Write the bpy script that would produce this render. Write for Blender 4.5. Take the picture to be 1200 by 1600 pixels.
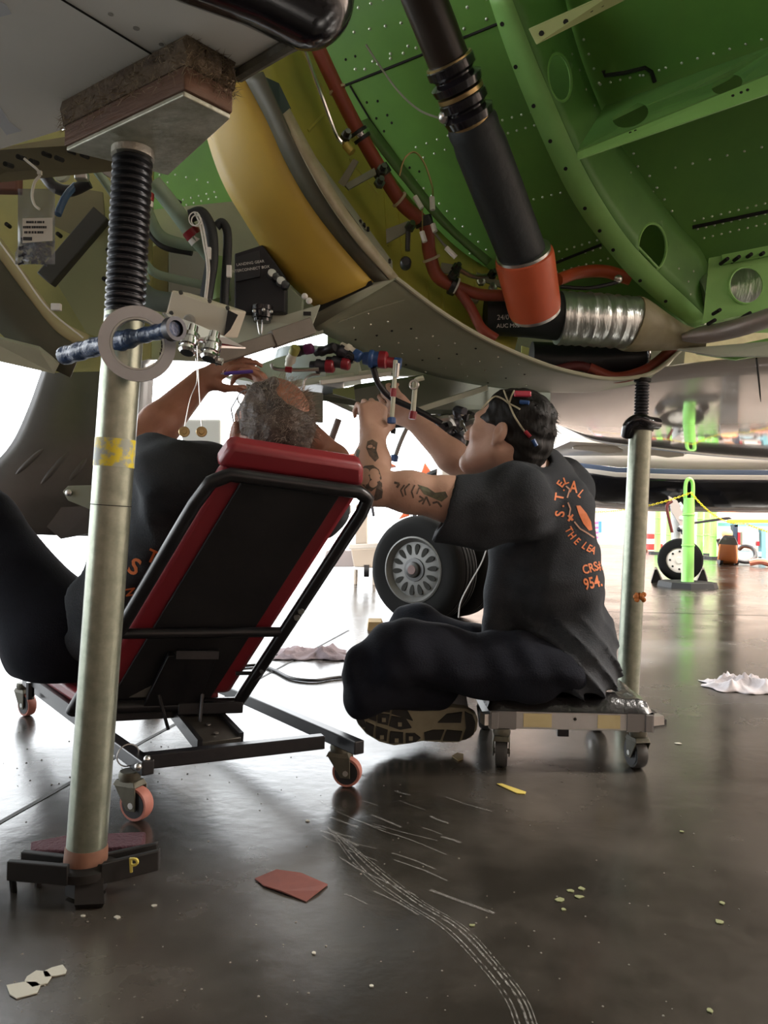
import bpy, bmesh, math, random
import numpy as np
from mathutils import Vector, Matrix
from mathutils.bvhtree import BVHTree
for o in list(bpy.data.objects): bpy.data.objects.remove(o)
random.seed(7); np.random.seed(7)
SC = bpy.context.scene; COL = SC.collection
# ------------------------------------------------------------------ camera
CAM_H = 0.66; F = 1200.0
PITCH = math.atan(8/1200.0); ROLL = math.radians(1.2)
fw = Vector((0, math.cos(PITCH), math.sin(PITCH))); r0 = Vector((1, 0, 0)); u0 = Vector((0, -math.sin(PITCH), math.cos(PITCH)))
rt = r0*math.cos(ROLL)+u0*math.sin(ROLL); up = -r0*math.sin(ROLL)+u0*math.cos(ROLL)
CAM = Vector((0, 0, CAM_H))
cd = bpy.data.cameras.new('camera'); cam = bpy.data.objects.new('camera', cd); COL.objects.link(cam)
cd.sensor_fit = 'VERTICAL'; cd.sensor_height = 36; cd.lens = 36*F/1600; cd.clip_start = 0.02; cd.clip_end = 300
cam.matrix_world = Matrix(((rt.x, up.x, -fw.x, CAM.x), (rt.y, up.y, -fw.y, CAM.y), (rt.z, up.z, -fw.z, CAM.z), (0, 0, 0, 1)))
SC.camera = cam
# ------------------------------------------------------------------ sky, lights, exposure
w = bpy.data.worlds.new('overcast_sky'); SC.world = w; w.use_nodes = True
bg = w.node_tree.nodes['Background']; bg.inputs[0].default_value = (0.93, 0.97, 1.0, 1); bg.inputs[1].default_value = 7.0
SC.view_settings.view_transform = 'Standard'; SC.view_settings.look = 'None'
SC.view_settings.exposure = 0.02; SC.view_settings.gamma = 1; SC.view_settings.use_curve_mapping = False
LAMPS = []
def area_lamp(name, loc, size, power, color=(1, .93, .85)):
    ld = bpy.data.lights.new(name, 'AREA'); ld.shape = 'RECTANGLE'; ld.size = size[0]; ld.size_y = size[1]; ld.energy = power; ld.color = color
    o = bpy.data.objects.new(name, ld); COL.objects.link(o); o.location = loc
    LAMPS.append(o); return o
for lx in (5.5, 10.0, 14.5):
    for ly in (-10.0, -4.0, 3.0, 10.0, 17.0):
        if ly > 0 or lx > 12: area_lamp('added_fill_light', (lx, ly, 7.55), (1.6, .6), 1000 if ly < 0 else 1250)  # unseen lamps added to brighten the right side and fill the underside

# ------------------------------------------------------------------ pixel helpers (1200x1600 frame)
def ray(px, py): return fw + rt*((px-600)/F) + up*((800-py)/F)
def P(px, py, Y): d = ray(px, py); return CAM + d*(Y/d.y)
def Pz(px, py, z): d = ray(px, py); return CAM + d*((z-CAM_H)/d.z)
def G(px, py): return Pz(px, py, 0.0)
def S(px, Y): return px*Y/F
V = Vector
# ------------------------------------------------------------------ materials
MATS = {}
def mat(name, col, rough=.5, metal=0, col2=None, scale=8, amt=.5, bump=0, bscale=None, spec=.5, coat=0, emit=None, es=1, detail=6, alpha=None, trans=0, stretch=None, lo=.35, hi=.65, rough2=None):
    if name in MATS: return MATS[name]
    m = bpy.data.materials.new(name); m.use_nodes = True; nt = m.node_tree; N = nt.nodes; L = nt.links
    b = N['Principled BSDF']; b.inputs['Base Color'].default_value = (*col, 1); b.inputs['Roughness'].default_value = rough
    b.inputs['Metallic'].default_value = metal; b.inputs['Specular IOR Level'].default_value = spec; b.inputs['Coat Weight'].default_value = coat
    b.inputs['Coat Roughness'].default_value = .05
    if trans: b.inputs['Transmission Weight'].default_value = trans
    if alpha is not None: b.inputs['Alpha'].default_value = alpha
    if emit: b.inputs['Emission Color'].default_value = (*emit, 1); b.inputs['Emission Strength'].default_value = es
    tc = N.new('ShaderNodeTexCoord'); mp = N.new('ShaderNodeMapping'); L.new(tc.outputs['Object'], mp.inputs[0])
    if stretch: mp.inputs['Scale'].default_value = stretch
    if col2 is not None:
        n = N.new('ShaderNodeTexNoise'); n.inputs['Scale'].default_value = scale; n.inputs['Detail'].default_value = detail; n.inputs['Roughness'].default_value = .65
        L.new(mp.outputs[0], n.inputs['Vector'])
        mr = N.new('ShaderNodeMapRange'); mr.inputs[1].default_value = lo; mr.inputs[2].default_value = hi; mr.inputs[4].default_value = amt; L.new(n.outputs[0], mr.inputs[0])
        mx = N.new('ShaderNodeMix'); mx.data_type = 'RGBA'; mx.inputs[6].default_value = (*col, 1); mx.inputs[7].default_value = (*col2, 1)
        L.new(mr.outputs[0], mx.inputs[0]); L.new(mx.outputs[2], b.inputs['Base Color'])
        if rough2 is not None:
            m2 = N.new('ShaderNodeMapRange'); m2.inputs[1].default_value = lo; m2.inputs[2].default_value = hi; m2.inputs[3].default_value = rough; m2.inputs[4].default_value = rough2
            L.new(n.outputs[0], m2.inputs[0]); L.new(m2.outputs[0], b.inputs['Roughness'])
    if bump:
        n2 = N.new('ShaderNodeTexNoise'); n2.inputs['Scale'].default_value = bscale or scale*4; n2.inputs['Detail'].default_value = 5
        L.new(mp.outputs[0], n2.inputs['Vector'])
        bp = N.new('ShaderNodeBump'); bp.inputs['Strength'].default_value = bump; bp.inputs['Distance'].default_value = .01
        L.new(n2.outputs[0], bp.inputs['Height']); L.new(bp.outputs[0], b.inputs['Normal'])
    MATS[name] = m; return m
# ------------------------------------------------------------------ scene graph
ROOT = {}
def tag(o, label=None, cat=None, group=None, kind=None):
    if label: o['label'] = label
    if cat: o['category'] = cat
    if group: o['group'] = group
    if kind: o['kind'] = kind
    return o
def thing(name, loc, label, cat, group=None):
    o = bpy.data.objects.new(name, None); COL.objects.link(o); o.location = loc; o.empty_display_size = .1
    ROOT[o.name] = V(loc); return tag(o, label, cat, group)
def base_of(o):
    while o.parent: o = o.parent
    return ROOT.get(o.name, V((0, 0, 0)))
def link_mesh(name, me, m, parent=None, smooth=40, label=None, cat=None, group=None, kind=None):
    if m is not None and not me.materials: me.materials.append(m)
    o = bpy.data.objects.new(name, me); COL.objects.link(o)
    if smooth:
        for p in me.polygons: p.use_smooth = True
        me.set_sharp_from_angle(angle=math.radians(smooth))
    if parent is not None:
        b = base_of(parent); me.transform(Matrix.Translation(-b)); o.parent = parent
    else:
        if len(me.vertices):
            co = np.empty(len(me.vertices)*3); me.vertices.foreach_get('co', co); co = co.reshape(-1, 3)
            c = V(((co[:, 0].min()+co[:, 0].max())/2, (co[:, 1].min()+co[:, 1].max())/2, co[:, 2].min()))
            me.transform(Matrix.Translation(-c)); o.location = c; ROOT[o.name] = c
    return tag(o, label, cat, group, kind)
def frame(d):
    d = V(d).normalized(); a = V((0, 0, 1)) if abs(d.z) < .9 else V((1, 0, 0))
    x = d.cross(a).normalized(); y = d.cross(x).normalized(); return x, y, d
def catmull(pts, n):
    pts = [V(p) for p in pts]
    if len(pts) < 3: return [pts[0].lerp(pts[-1], i/(n-1)) for i in range(n)]
    seg = len(pts)-1; out = []
    e = [pts[0]*2-pts[1]]+pts+[pts[-1]*2-pts[-2]]
    for i in range(n):
        t = i/(n-1)*seg; k = min(int(t), seg-1); t -= k
        a, b, c, d = e[k:k+4]
        out.append(.5*((2*b)+(c-a)*t+(2*a-5*b+4*c-d)*t*t+(3*b-a-3*c+d)*t**3))
    return out
class MB:
    def __init__(s): s.v = []; s.f = []
    def add(s, vs, fs):
        k = len(s.v); s.v += [tuple(v) for v in vs]; s.f += [tuple(i+k for i in f) for f in fs]; return s
    def hexa(s, b, t):   # bottom quad, top quad (same order)
        n = len(b); fs = [tuple(range(n))[::-1], tuple(range(n, 2*n))]
        fs += [(i, (i+1) % n, n+(i+1) % n, n+i) for i in range(n)]
        return s.add(list(b)+list(t), fs)
    def box(s, c, size, R=None):
        c = V(c); h = V(size)/2; R = R or Matrix.Identity(3)
        q = [(-1, -1), (1, -1), (1, 1), (-1, 1)]
        return s.hexa([c+R@V((x*h.x, y*h.y, -h.z)) for x, y in q], [c+R@V((x*h.x, y*h.y, h.z)) for x, y in q])
    def beam(s, a, b, wd, ht, upv=(0, 0, 1)):
        a = V(a); b = V(b); d = (b-a).normalized(); x = d.cross(V(upv)).normalized(); y = x.cross(d)
        q = [(-1, -1), (1, -1), (1, 1), (-1, 1)]
        return s.hexa([a+x*(i*wd/2)+y*(j*ht/2) for i, j in q], [b+x*(i*wd/2)+y*(j*ht/2) for i, j in q])
    def prism(s, poly, vec): vec = V(vec); return s.hexa([V(p) for p in poly], [V(p)+vec for p in poly])
    def tube(s, path, r, n=10, cap=True):
        path = [V(p) for p in path]; rs = r if isinstance(r, (list, tuple)) else [r]*len(path)
        t = [(path[min(i+1, len(path)-1)]-path[max(i-1, 0)]).normalized() for i in range(len(path))]
        x, y, _ = frame(t[0]); vs = []; fs = []
        for i, p in enumerate(path):
            x = (x-t[i]*x.dot(t[i])).normalized(); y = t[i].cross(x)
            vs += [p+(x*math.cos(2*math.pi*k/n)+y*math.sin(2*math.pi*k/n))*rs[i] for k in range(n)]
        for i in range(len(path)-1):
            fs += [(i*n+k, i*n+(k+1) % n, (i+1)*n+(k+1) % n, (i+1)*n+k) for k in range(n)]
        if cap: fs += [tuple(range(n))[::-1], tuple(range((len(path)-1)*n, len(path)*n))]
        return s.add(vs, fs)
    def lathe(s, o, d, prof, n=24, cap=True):    # prof: (t along d, radius)
        x, y, d = frame(d); o = V(o); vs = []; fs = []
        for t, r in prof: vs += [o+d*t+(x*math.cos(2*math.pi*k/n)+y*math.sin(2*math.pi*k/n))*max(r, 1e-5) for k in range(n)]
        for i in range(len(prof)-1): fs += [(i*n+k, i*n+(k+1) % n, (i+1)*n+(k+1) % n, (i+1)*n+k) for k in range(n)]
        if cap: fs += [tuple(range(n))[::-1], tuple(range((len(prof)-1)*n, len(prof)*n))]
        return s.add(vs, fs)
    def torus(s, c, ax, R, r, n=24, m=8):
        x, y, d = frame(ax); c = V(c); vs = []; fs = []
        for i in range(n):
            a = 2*math.pi*i/n; e = x*math.cos(a)+y*math.sin(a)
            vs += [c+e*(R+r*math.cos(2*math.pi*j/m))+d*(r*math.sin(2*math.pi*j/m)) for j in range(m)]
        for i in range(n):
            for j in range(m): fs.append((i*m+j, ((i+1) % n)*m+j, ((i+1) % n)*m+(j+1) % m, i*m+(j+1) % m))
        return s.add(vs, fs)
    def ball(s, c, r, n=10, m=6, R=None):
        c = V(c); r = r if isinstance(r, (tuple, list)) else (r, r, r); R = R or Matrix.Identity(3)
        vs = []; fs = []
        for i in range(m+1):
            th = math.pi*i/m
            for k in range(n):
                ph = 2*math.pi*k/n; vs.append(c+R@V((r[0]*math.sin(th)*math.cos(ph), r[1]*math.sin(th)*math.sin(ph), r[2]*math.cos(th))))
        for i in range(m): fs += [(i*n+k, (i+1)*n+k, (i+1)*n+(k+1) % n, i*n+(k+1) % n) for k in range(n)]
        return s.add(vs, fs)
    def dome(s, c, nrm, r, h=None, n=6):
        x, y, d = frame(nrm); c = V(c); h = h or r*.6
        vs = [c+(x*math.cos(2*math.pi*k/n)+y*math.sin(2*math.pi*k/n))*r for k in range(n)]
        vs += [c+d*h*.75+(x*math.cos(2*math.pi*k/n)+y*math.sin(2*math.pi*k/n))*r*.65 for k in range(n)]+[c+d*h]
        return s.add(vs, [(k, (k+1) % n, n+(k+1) % n, n+k) for k in range(n)]+[(n+k, n+(k+1) % n, 2*n) for k in range(n)])
    def grid(s, rows):
        nr = len(rows); nc = len(rows[0])
        return s.add([p for r in rows for p in r], [(i*nc+j, i*nc+j+1, (i+1)*nc+j+1, (i+1)*nc+j) for i in range(nr-1) for j in range(nc-1)])
    def mesh(s, name='m'):
        me = bpy.data.meshes.new(name); me.from_pydata(s.v, [], s.f); me.update()
        bm = bmesh.new(); bm.from_mesh(me); bmesh.ops.recalc_face_normals(bm, faces=bm.faces); bm.to_mesh(me); bm.free(); return me
    def build(s, name, m, parent=None, smooth=40, bevel=0, solid=0, label=None, cat=None, group=None, kind=None, off=0):
        o = link_mesh(name, s.mesh(name), m, parent, smooth, label, cat, group, kind)
        if solid: md = o.modifiers.new('thick', 'SOLIDIFY'); md.thickness = solid; md.offset = off
        if bevel: md = o.modifiers.new('bevel', 'BEVEL'); md.width = bevel; md.segments = 2; md.limit_method = 'ANGLE'
        return o
def loft(A, B, nu, nv, bulge=None):
    a = catmull(A, nu); b = catmull(B, nu)
    rows = []
    for j in range(nv):
        t = j/(nv-1); rows.append([a[i].lerp(b[i], t)+(V(bulge)*(4*t*(1-t)) if bulge else V((0, 0, 0))) for i in range(nu)])
    return rows
def bvh_of(mb): return BVHTree.FromPolygons([V(v) for v in mb.v], mb.f)
def hit(bv, px, py):
    d = ray(px, py).normalized(); r = bv.ray_cast(CAM, d)
    if r[0] is None: return None, None
    n = r[1]
    if n.dot(d) > 0: n = -n
    return r[0], n
def bake(o):   # apply modifiers
    dg = bpy.context.evaluated_depsgraph_get(); ev = o.evaluated_get(dg); me = bpy.data.meshes.new_from_object(ev)
    o.modifiers.clear(); o.data = me; return o
def cut(o, cutters):
    objs = []
    for c in cutters:
        me = c.mesh('cutter'); me.transform(Matrix.Translation(-base_of(o)))
        k = bpy.data.objects.new('cutter', me); COL.objects.link(k); k.matrix_world = Matrix.Translation(base_of(o)); objs.append(k)
        md = o.modifiers.new('b', 'BOOLEAN'); md.object = k; md.operation = 'DIFFERENCE'; md.solver = 'EXACT'
    bpy.context.view_layer.update(); bake(o)
    for k in objs: bpy.data.objects.remove(k)
    return o
def text_mesh(txt, size, extrude=0.0, bold=0.0):
    cu = bpy.data.curves.new('t', 'FONT'); cu.body = txt; cu.size = size; cu.extrude = extrude; cu.offset = size*bold; cu.resolution_u = 3; cu.align_x = 'CENTER'; cu.align_y = 'CENTER'
    o = bpy.data.objects.new('t', cu); COL.objects.link(o); bpy.context.view_layer.update()
    me = bpy.data.meshes.new_from_object(o.evaluated_get(bpy.context.evaluated_depsgraph_get())); bpy.data.objects.remove(o); return me
def place_text(name, txt, size, o, xdir, ydir, m, parent, extrude=.0004, bold=0):
    me = text_mesh(txt, size, extrude); x = V(xdir).normalized(); y = V(ydir).normalized(); z = x.cross(y)
    M = Matrix(((x.x, y.x, z.x, o[0]), (x.y, y.y, z.y, o[1]), (x.z, y.z, z.z, o[2]), (0, 0, 0, 1)))
    me.transform(M); me.materials.clear(); return link_mesh(name, me, m, parent, 0)
# ------------------------------------------------------------------ implicit surfaces (bodies, cloth)
def surface_nets(f, org, h):
    nx, ny, nz = f.shape; ins = f < 0
    cx, cy, cz = nx-1, ny-1, nz-1
    acc = np.zeros((cx, cy, cz, 3), np.float32); cnt = np.zeros((cx, cy, cz), np.float32)
    for ax in range(3):
        o1, o2 = [a for a in range(3) if a != ax]
        for da in (0, 1):
            for db in (0, 1):
                st = [0, 0, 0]; st[o1] = da; st[o2] = db
                sl0 = tuple(slice(st[a], st[a]+(cx, cy, cz)[a]) for a in range(3))
                s2 = list(st); s2[ax] += 1
                sl1 = tuple(slice(s2[a], s2[a]+(cx, cy, cz)[a]) for a in range(3))
                a0 = f[sl0]; a1 = f[sl1]; m = (a0 < 0) != (a1 < 0)
                t = np.where(m, a0/np.where(m, a0-a1, 1), 0)
                acc[..., ax] += np.where(m, t, 0); acc[..., o1] += np.where(m, da, 0); acc[..., o2] += np.where(m, db, 0); cnt += m
    act = cnt > 0; idx = -np.ones((cx, cy, cz), np.int64); idx[act] = np.arange(act.sum())
    ijk = np.argwhere(act); vs = (ijk+acc[act]/cnt[act][:, None])*h+np.array(org)
    quads = []
    for ax in range(3):
        o1, o2 = [(1, 2), (2, 0), (0, 1)][ax]
        sl0 = [slice(None)]*3; sl1 = [slice(None)]*3; sl0[ax] = slice(0, -1); sl1[ax] = slice(1, None)
        m = ins[tuple(sl0)] != ins[tuple(sl1)]
        e = np.argwhere(m)
        lim = [nx-1, ny-1, nz-1]
        ok = (e[:, o1] > 0) & (e[:, o2] > 0) & (e[:, o1] < lim[o1]) & (e[:, o2] < lim[o2]); e = e[ok]
        flip = ins[tuple(sl0)][e[:, 0], e[:, 1], e[:, 2]]
        def at(d1, d2):
            q = e.copy(); q[:, o1] -= d1; q[:, o2] -= d2; return idx[q[:, 0], q[:, 1], q[:, 2]]
        q = np.stack([at(1, 1), at(0, 1), at(0, 0), at(1, 0)], 1); q[~flip] = q[~flip][:, ::-1]; quads.append(q)
    return vs, np.concatenate(quads)
def sdf(prims, h=.006, pad=.03, disp=None, bounds=None):
    """prims: ('c',a,b,ra,rb,k,op) tapered capsule; ('e',c,r,R,k,op) ellipsoid; ('p',pt,n,k,op) half space (inside = below plane)"""
    if bounds is None:
        lo = np.full(3, 1e9); hi = -lo
        for p in prims:
            if p[-1] != '+': continue
            if p[0] == 'c': pts = [(p[1], p[3]), (p[2], p[4])]
            else: pts = [(p[1], max(p[2]))]
            for c, r in pts: lo = np.minimum(lo, np.array(c)-r); hi = np.maximum(hi, np.array(c)+r)
        lo -= pad; hi += pad
    else: lo, hi = [np.array(b, float) for b in bounds]
    n = np.ceil((hi-lo)/h).astype(int)+1
    ax = [(lo[a]+np.arange(n[a])*h).astype(np.float32) for a in range(3)]
    f = np.full(n, .5, np.float32)
    for p in prims:
        op = p[-1]; k = p[-2]; sl = [slice(None)]*3
        if p[0] != 'p' and op in '+-':
            mg = max(k*1.2, .02)+.03
            if p[0] == 'c': l = np.minimum(np.array(p[1])-p[3], np.array(p[2])-p[4])-mg; u = np.maximum(np.array(p[1])+p[3], np.array(p[2])+p[4])+mg
            else: l = np.array(p[1])-max(p[2])-mg; u = np.array(p[1])+max(p[2])+mg
            sl = [slice(max(0, int((l[a]-lo[a])/h)), max(0, min(n[a], int((u[a]-lo[a])/h)+2))) for a in range(3)]
        X = ax[0][sl[0]][:, None, None]; Y = ax[1][sl[1]][None, :, None]; Z = ax[2][sl[2]][None, None, :]
        if p[0] == 'c':
            a = np.array(p[1], float); b = np.array(p[2], float); d = b-a; L2 = max(float(d@d), 1e-9)
            t = np.clip(((X-a[0])*d[0]+(Y-a[1])*d[1]+(Z-a[2])*d[2])/L2, 0, 1)
            g = np.sqrt((X-a[0]-t*d[0])**2+(Y-a[1]-t*d[1])**2+(Z-a[2]-t*d[2])**2)-(p[3]+t*(p[4]-p[3]))
        elif p[0] == 'e':
            c = p[1]; r = p[2]; R = p[3] or Matrix.Identity(3); dx = X-c[0]; dy = Y-c[1]; dz = Z-c[2]
            q = [R[0][i]*dx+R[1][i]*dy+R[2][i]*dz for i in range(3)]
            k0 = np.sqrt(sum((q[i]/r[i])**2 for i in range(3))); k1 = np.sqrt(sum((q[i]/r[i]**2)**2 for i in range(3)))
            g = np.where(k1 > 1e-6, k0*(k0-1)/np.maximum(k1, 1e-6), -min(r))
        else:
            c = p[1]; nn = V(p[2]).normalized(); g = (X-c[0])*nn.x+(Y-c[1])*nn.y+(Z-c[2])*nn.z+np.zeros_like(f[tuple(sl)])
        cur = f[tuple(sl)]
        if op == '-': cur = -cur
        if op in '&-':   # max(cur_, ...) : '-' computes max(f,-g)
            if op == '-': x1 = -cur; x2 = -g
            else: x1 = cur; x2 = g
            hh = np.maximum(k-np.abs(x1-x2), 0)/max(k, 1e-6); res = np.maximum(x1, x2)+hh*hh*k*.25
        else:
            hh = np.maximum(k-np.abs(cur-g), 0)/max(k, 1e-6); res = np.minimum(cur, g)-hh*hh*k*.25
        f[tuple(sl)] = res
    if disp is not None:
        near = np.abs(f) < .04; ii = np.argwhere(near); pts = lo+ii*h; f[near] += disp(pts).astype(np.float32)
    f[0] = f[-1] = .1; f[:, 0] = f[:, -1] = .1; f[:, :, 0] = f[:, :, -1] = .1
    vs, q = surface_nets(f, lo, h)
    me = bpy.data.meshes.new('body'); me.from_pydata(vs.tolist(), [], q.tolist()); me.update(); return me
def relax(me, it=2, fac=.5):
    bm = bmesh.new(); bm.from_mesh(me)
    for _ in range(it): bmesh.ops.smooth_vert(bm, verts=bm.verts, factor=fac, use_axis_x=True, use_axis_y=True, use_axis_z=True)
    bm.to_mesh(me); bm.free(); return me
def wob(amp, freq, seed=0, n=5):
    rs = np.random.RandomState(seed); K = rs.normal(size=(n, 3)); K /= np.linalg.norm(K, axis=1)[:, None]; K *= freq*rs.uniform(.6, 1.5, (n, 1)); ph = rs.uniform(0, 6.28, n)
    return lambda p: amp*np.sin(p@K.T+ph+1.3*np.sin(p@K[::-1].T*.6+ph[::-1])).mean(1)*1.8
# ================================================================== the setting
def strip(pts, wd, z=.0012, th=.0006):
    b = MB(); pts = [V(p) for p in pts]; L = []; Rr = []
    for i, p in enumerate(pts):
        t = (pts[min(i+1, len(pts)-1)]-pts[max(i-1, 0)]); t.z = 0; t.normalize(); s = V((t.y, -t.x, 0)); ww = wd[i] if isinstance(wd, list) else wd
        L.append(V((p.x, p.y, z))+s*ww/2); Rr.append(V((p.x, p.y, z))-s*ww/2)
    b.grid([L, Rr]); return b
m_floor = mat('sealed_concrete', (.016, .014, .011), rough=.2, col2=(.075, .065, .054), scale=1.7, amt=.8, bump=.05, bscale=26, rough2=.34, lo=.4, hi=.75)
m_apron = mat('apron_concrete', (.55, .53, .5), rough=.8, col2=(.45, .43, .4), scale=2)
fl = MB().box((4, 3.5, -.1), (26, 39, .2)).build('floor', m_floor, smooth=0, kind='structure', label='dark sealed concrete hangar floor with scuffs and joints')
MB().box((-24, 8, -.1), (29.98, 70, .2)).build('apron', m_apron, smooth=0, kind='structure', label='sunlit pale concrete apron outside the hangar')
MB().box((4, 37, -.1), (25.98, 27.98, .2)).build('apron', m_apron, smooth=0, kind='structure', label='pale concrete apron beyond the hangar doorway')
m_joint = mat('joint_filler', (.018, .017, .016), rough=.6)
for a, b in (((-40, 1308), (225, 1158)), ((225, 1158), (545, 985)), ((880, 954), (1200, 962))):
    strip([G(*a), G(*b)], .012).build('joint', m_joint, fl, smooth=0)
m_wall = mat('hangar_wall_panel', (.72, .60, .54), rough=.7, col2=(.64, .53, .47), scale=.8)
m_steel_w = mat('painted_steel_white', (.6, .6, .58), rough=.5)
MB().box((9.5, 22.6, 3.9), (15, .3, 7.8)).build('wall_back', m_wall, smooth=0, kind='structure', label='beige panelled rear hangar wall')
MB().box((16.9, 3.85, 3.9), (.3, 37.2, 7.8)).build('wall_right', m_wall, smooth=0, kind='structure', label='beige panelled side hangar wall')
MB().box((5.6, -14.9, 3.9), (22.6, .3, 7.8)).build('wall_front', m_wall, smooth=0, kind='structure', label='beige panelled hangar wall facing the aircraft')
MB().box((-5.85, -7.8, 3.9), (.3, 13.8, 7.8)).build('wall_left', m_wall, smooth=0, kind='structure', label='beige hangar wall beside the open doorway')
rf = MB().box((5.6, 3.9, 8.0), (22.9, 37.9, .3)).build('ceiling', mat('roof_sheet', (.55, .54, .52), rough=.7), smooth=0, kind='structure', label='pale sheet metal hangar roof')
for yy in (-4, 2, 8, 14, 20): MB().box((5.6, yy, 7.7), (22, .2, .3)).build('truss', m_steel_w, rf, smooth=0)
m_lamp = mat('lamp_housing', (.3, .3, .3), rough=.4)
for o in LAMPS:
    x, y, z = o.location
    t = thing('added_fill_fixture', (x, y, z), 'rectangular housing of an added fill lamp, unseen under the hangar roof', 'lamp', 'added fill lamps'); 
    MB().hexa([V((x-.85, y-.35, z+.02)), V((x+.85, y-.35, z+.02)), V((x+.85, y+.35, z+.02)), V((x-.85, y+.35, z+.02))], [V((x-.6, y-.2, z+.14)), V((x+.6, y-.2, z+.14)), V((x+.6, y+.2, z+.14)), V((x-.6, y+.2, z+.14))]).build('housing', m_lamp, t)
    MB().tube([(x, y, z+.14), (x, y, z+.29)], .02).build('hanger', m_lamp, t)
# chalk / scuff marks on the floor
m_chalk = mat('chalk', (.5, .49, .46), rough=.9)
nt = m_chalk.node_tree; n = nt.nodes.new('ShaderNodeTexNoise'); n.inputs['Scale'].default_value = 60; n.inputs['Detail'].default_value = 8
mr = nt.nodes.new('ShaderNodeMapRange'); mr.inputs[1].default_value = .38; mr.inputs[2].default_value = .75; mr.inputs[4].default_value = .4; nt.links.new(n.outputs[0], mr.inputs[0]); nt.links.new(mr.outputs[0], nt.nodes['Principled BSDF'].inputs['Alpha'])
for off, wd in ((0, .002), (7, .0025), (20, .0035), (28, .0025), (34, .0015)):
    c = catmull([G(510+off*.5, 1290+off*.4), G(560+off, 1358), G(625+off, 1408), G(690+off*1.1, 1450), G(745+off, 1505), G(788+off, 1560), G(808+off, 1610)], 40)
    strip(c, wd).build('chalk_line', m_chalk, fl, smooth=0)
for k in range(26):
    x = random.uniform(500, 700); y = random.uniform(1225, 1400); q = G(x, y); a = random.uniform(-.9, .2)+math.pi/2*0
    L = random.uniform(.04, .16); dd = V((math.cos(a+.5), math.sin(a-.6), 0)).normalized()
    strip([q, q+dd*L*.5+V((random.uniform(-.01, .01), 0, 0)), q+dd*L], random.choice([.003, .004, .007])).build('scuff_mark', m_chalk, fl, smooth=0)
m_fleck = mat('paint_fleck', (.3, .29, .24), rough=.7); m_fleckg = mat('old_green_fleck', (.13, .14, .06), rough=.8)
def fleck(px, py, r, m):
    q = G(px, py); k = 7; a0 = random.random()*6; pts = [V((q.x+math.cos(a0+i*6.283/k)*r*random.uniform(.6, 1.2), q.y+math.sin(a0+i*6.283/k)*r*random.uniform(.5, 1.1), .0005)) for i in range(k)]
    MB().prism(pts, (0, 0, .0015)).build('paint_fleck', m, fl, smooth=0)
for px, py, r in ((183, 1434, .006), (130, 1432, .004), (240, 1416, .005), (60, 1530, .02), (38, 1545, .024), (88, 1520, .016), (490, 1490, .004), (580, 1542, .004), (480, 1283, .005), (1060, 1162, .01)): fleck(px, py, r, m_fleck)
for px, py, r in ((875, 1407, .008), (891, 1393, .008), (908, 1389, .007), (905, 1402, .008), (1125, 1442, .009), (1128, 1412, .006), (880, 1422, .005), (738, 1447, .005), (1065, 1300, .006), (1110, 1580, .005)): fleck(px, py, r, m_fleckg)
# ================================================================== the jet on jacks overhead
air = thing('jet_aircraft', (0, 2.3, 1.1), 'jet aircraft raised on jacks, belly fairings opened to green primer and yellow structure', 'aircraft')
m_wskin = mat('grey_white_paint', (.80, .81, .76), rough=.42, col2=(.72, .73, .68), scale=3, amt=.6, bump=.02)
m_yel = mat('zinc_yellow', (.52, .35, .045), rough=.5, col2=(.44, .31, .06), scale=5, amt=.8)
m_olive = mat('olive_primer', (.36, .34, .11), rough=.5, col2=(.25, .26, .10), scale=4, amt=.8)
m_yolive = mat('yellow_olive_primer', (.40, .36, .06), rough=.45, col2=(.28, .28, .06), scale=3.5, amt=.8)
m_grn = mat('green_primer_skin', (.13, .30, .055), rough=.38, col2=(.10, .24, .05), scale=3, amt=1, bump=.03, bscale=12)
m_grnw = mat('green_web_shaded', (.16, .35, .09), rough=.45, col2=(.12, .28, .08), scale=6, amt=.8)  # same primer as the flanges, with the shade on webs put into the colour
m_grnf = mat('green_frame_lit', (.29, .58, .17), rough=.42, col2=(.24, .50, .13), scale=6, amt=.8)  # flange primer made lighter, the light from below put into the colour
m_ggrey = mat('grey_green_fairing', (.27, .29, .20), rough=.42, col2=(.20, .22, .15), scale=4, amt=.7)
m_pale = mat('pale_grey_green', (.42, .46, .36), rough=.45, col2=(.33, .37, .29), scale=5)
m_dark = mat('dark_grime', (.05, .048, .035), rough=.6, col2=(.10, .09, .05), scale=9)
m_blk = mat('black_rubber', (.012, .012, .014), rough=.45)
m_blkg = mat('gloss_black', (.01, .009, .012), rough=.15, coat=.3)
m_black_sleeve = mat('black_sleeve', (.012, .016, .018), rough=.6, bump=.15, bscale=60)
m_red = mat('red_brown_hose', (.28, .055, .030), rough=.42, col2=(.2, .04, .025), scale=10)
m_orange = mat('orange_red_silicone', (.55, .10, .035), rough=.42, col2=(.45, .085, .03), scale=8)
m_alu = mat('aluminium', (.6, .6, .58), rough=.32, metal=1, col2=(.45, .45, .43), scale=20)
m_chrome = mat('bright_metal', (.75, .75, .74), rough=.15, metal=1)
m_brass = mat('tarnished_brass', (.45, .33, .16), rough=.35, metal=1)
m_riv = mat('rivet_metal', (.55, .62, .5), rough=.3, metal=.7)
m_hole = mat('hole_black', (.01, .01, .008), rough=.9)
m_gloss = mat('gloss_white_paint', (.62, .55, .50), rough=.06, coat=.6)
m_tan = mat('grimy_tan_fibreglass', (.36, .32, .19), rough=.55, col2=(.19, .16, .09), scale=7, amt=.8, bump=.1)
m_foil = mat('crinkled_foil', (.62, .66, .64), rough=.28, metal=.9, bump=.7, bscale=16, stretch=(2.5, 1, .7))
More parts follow.
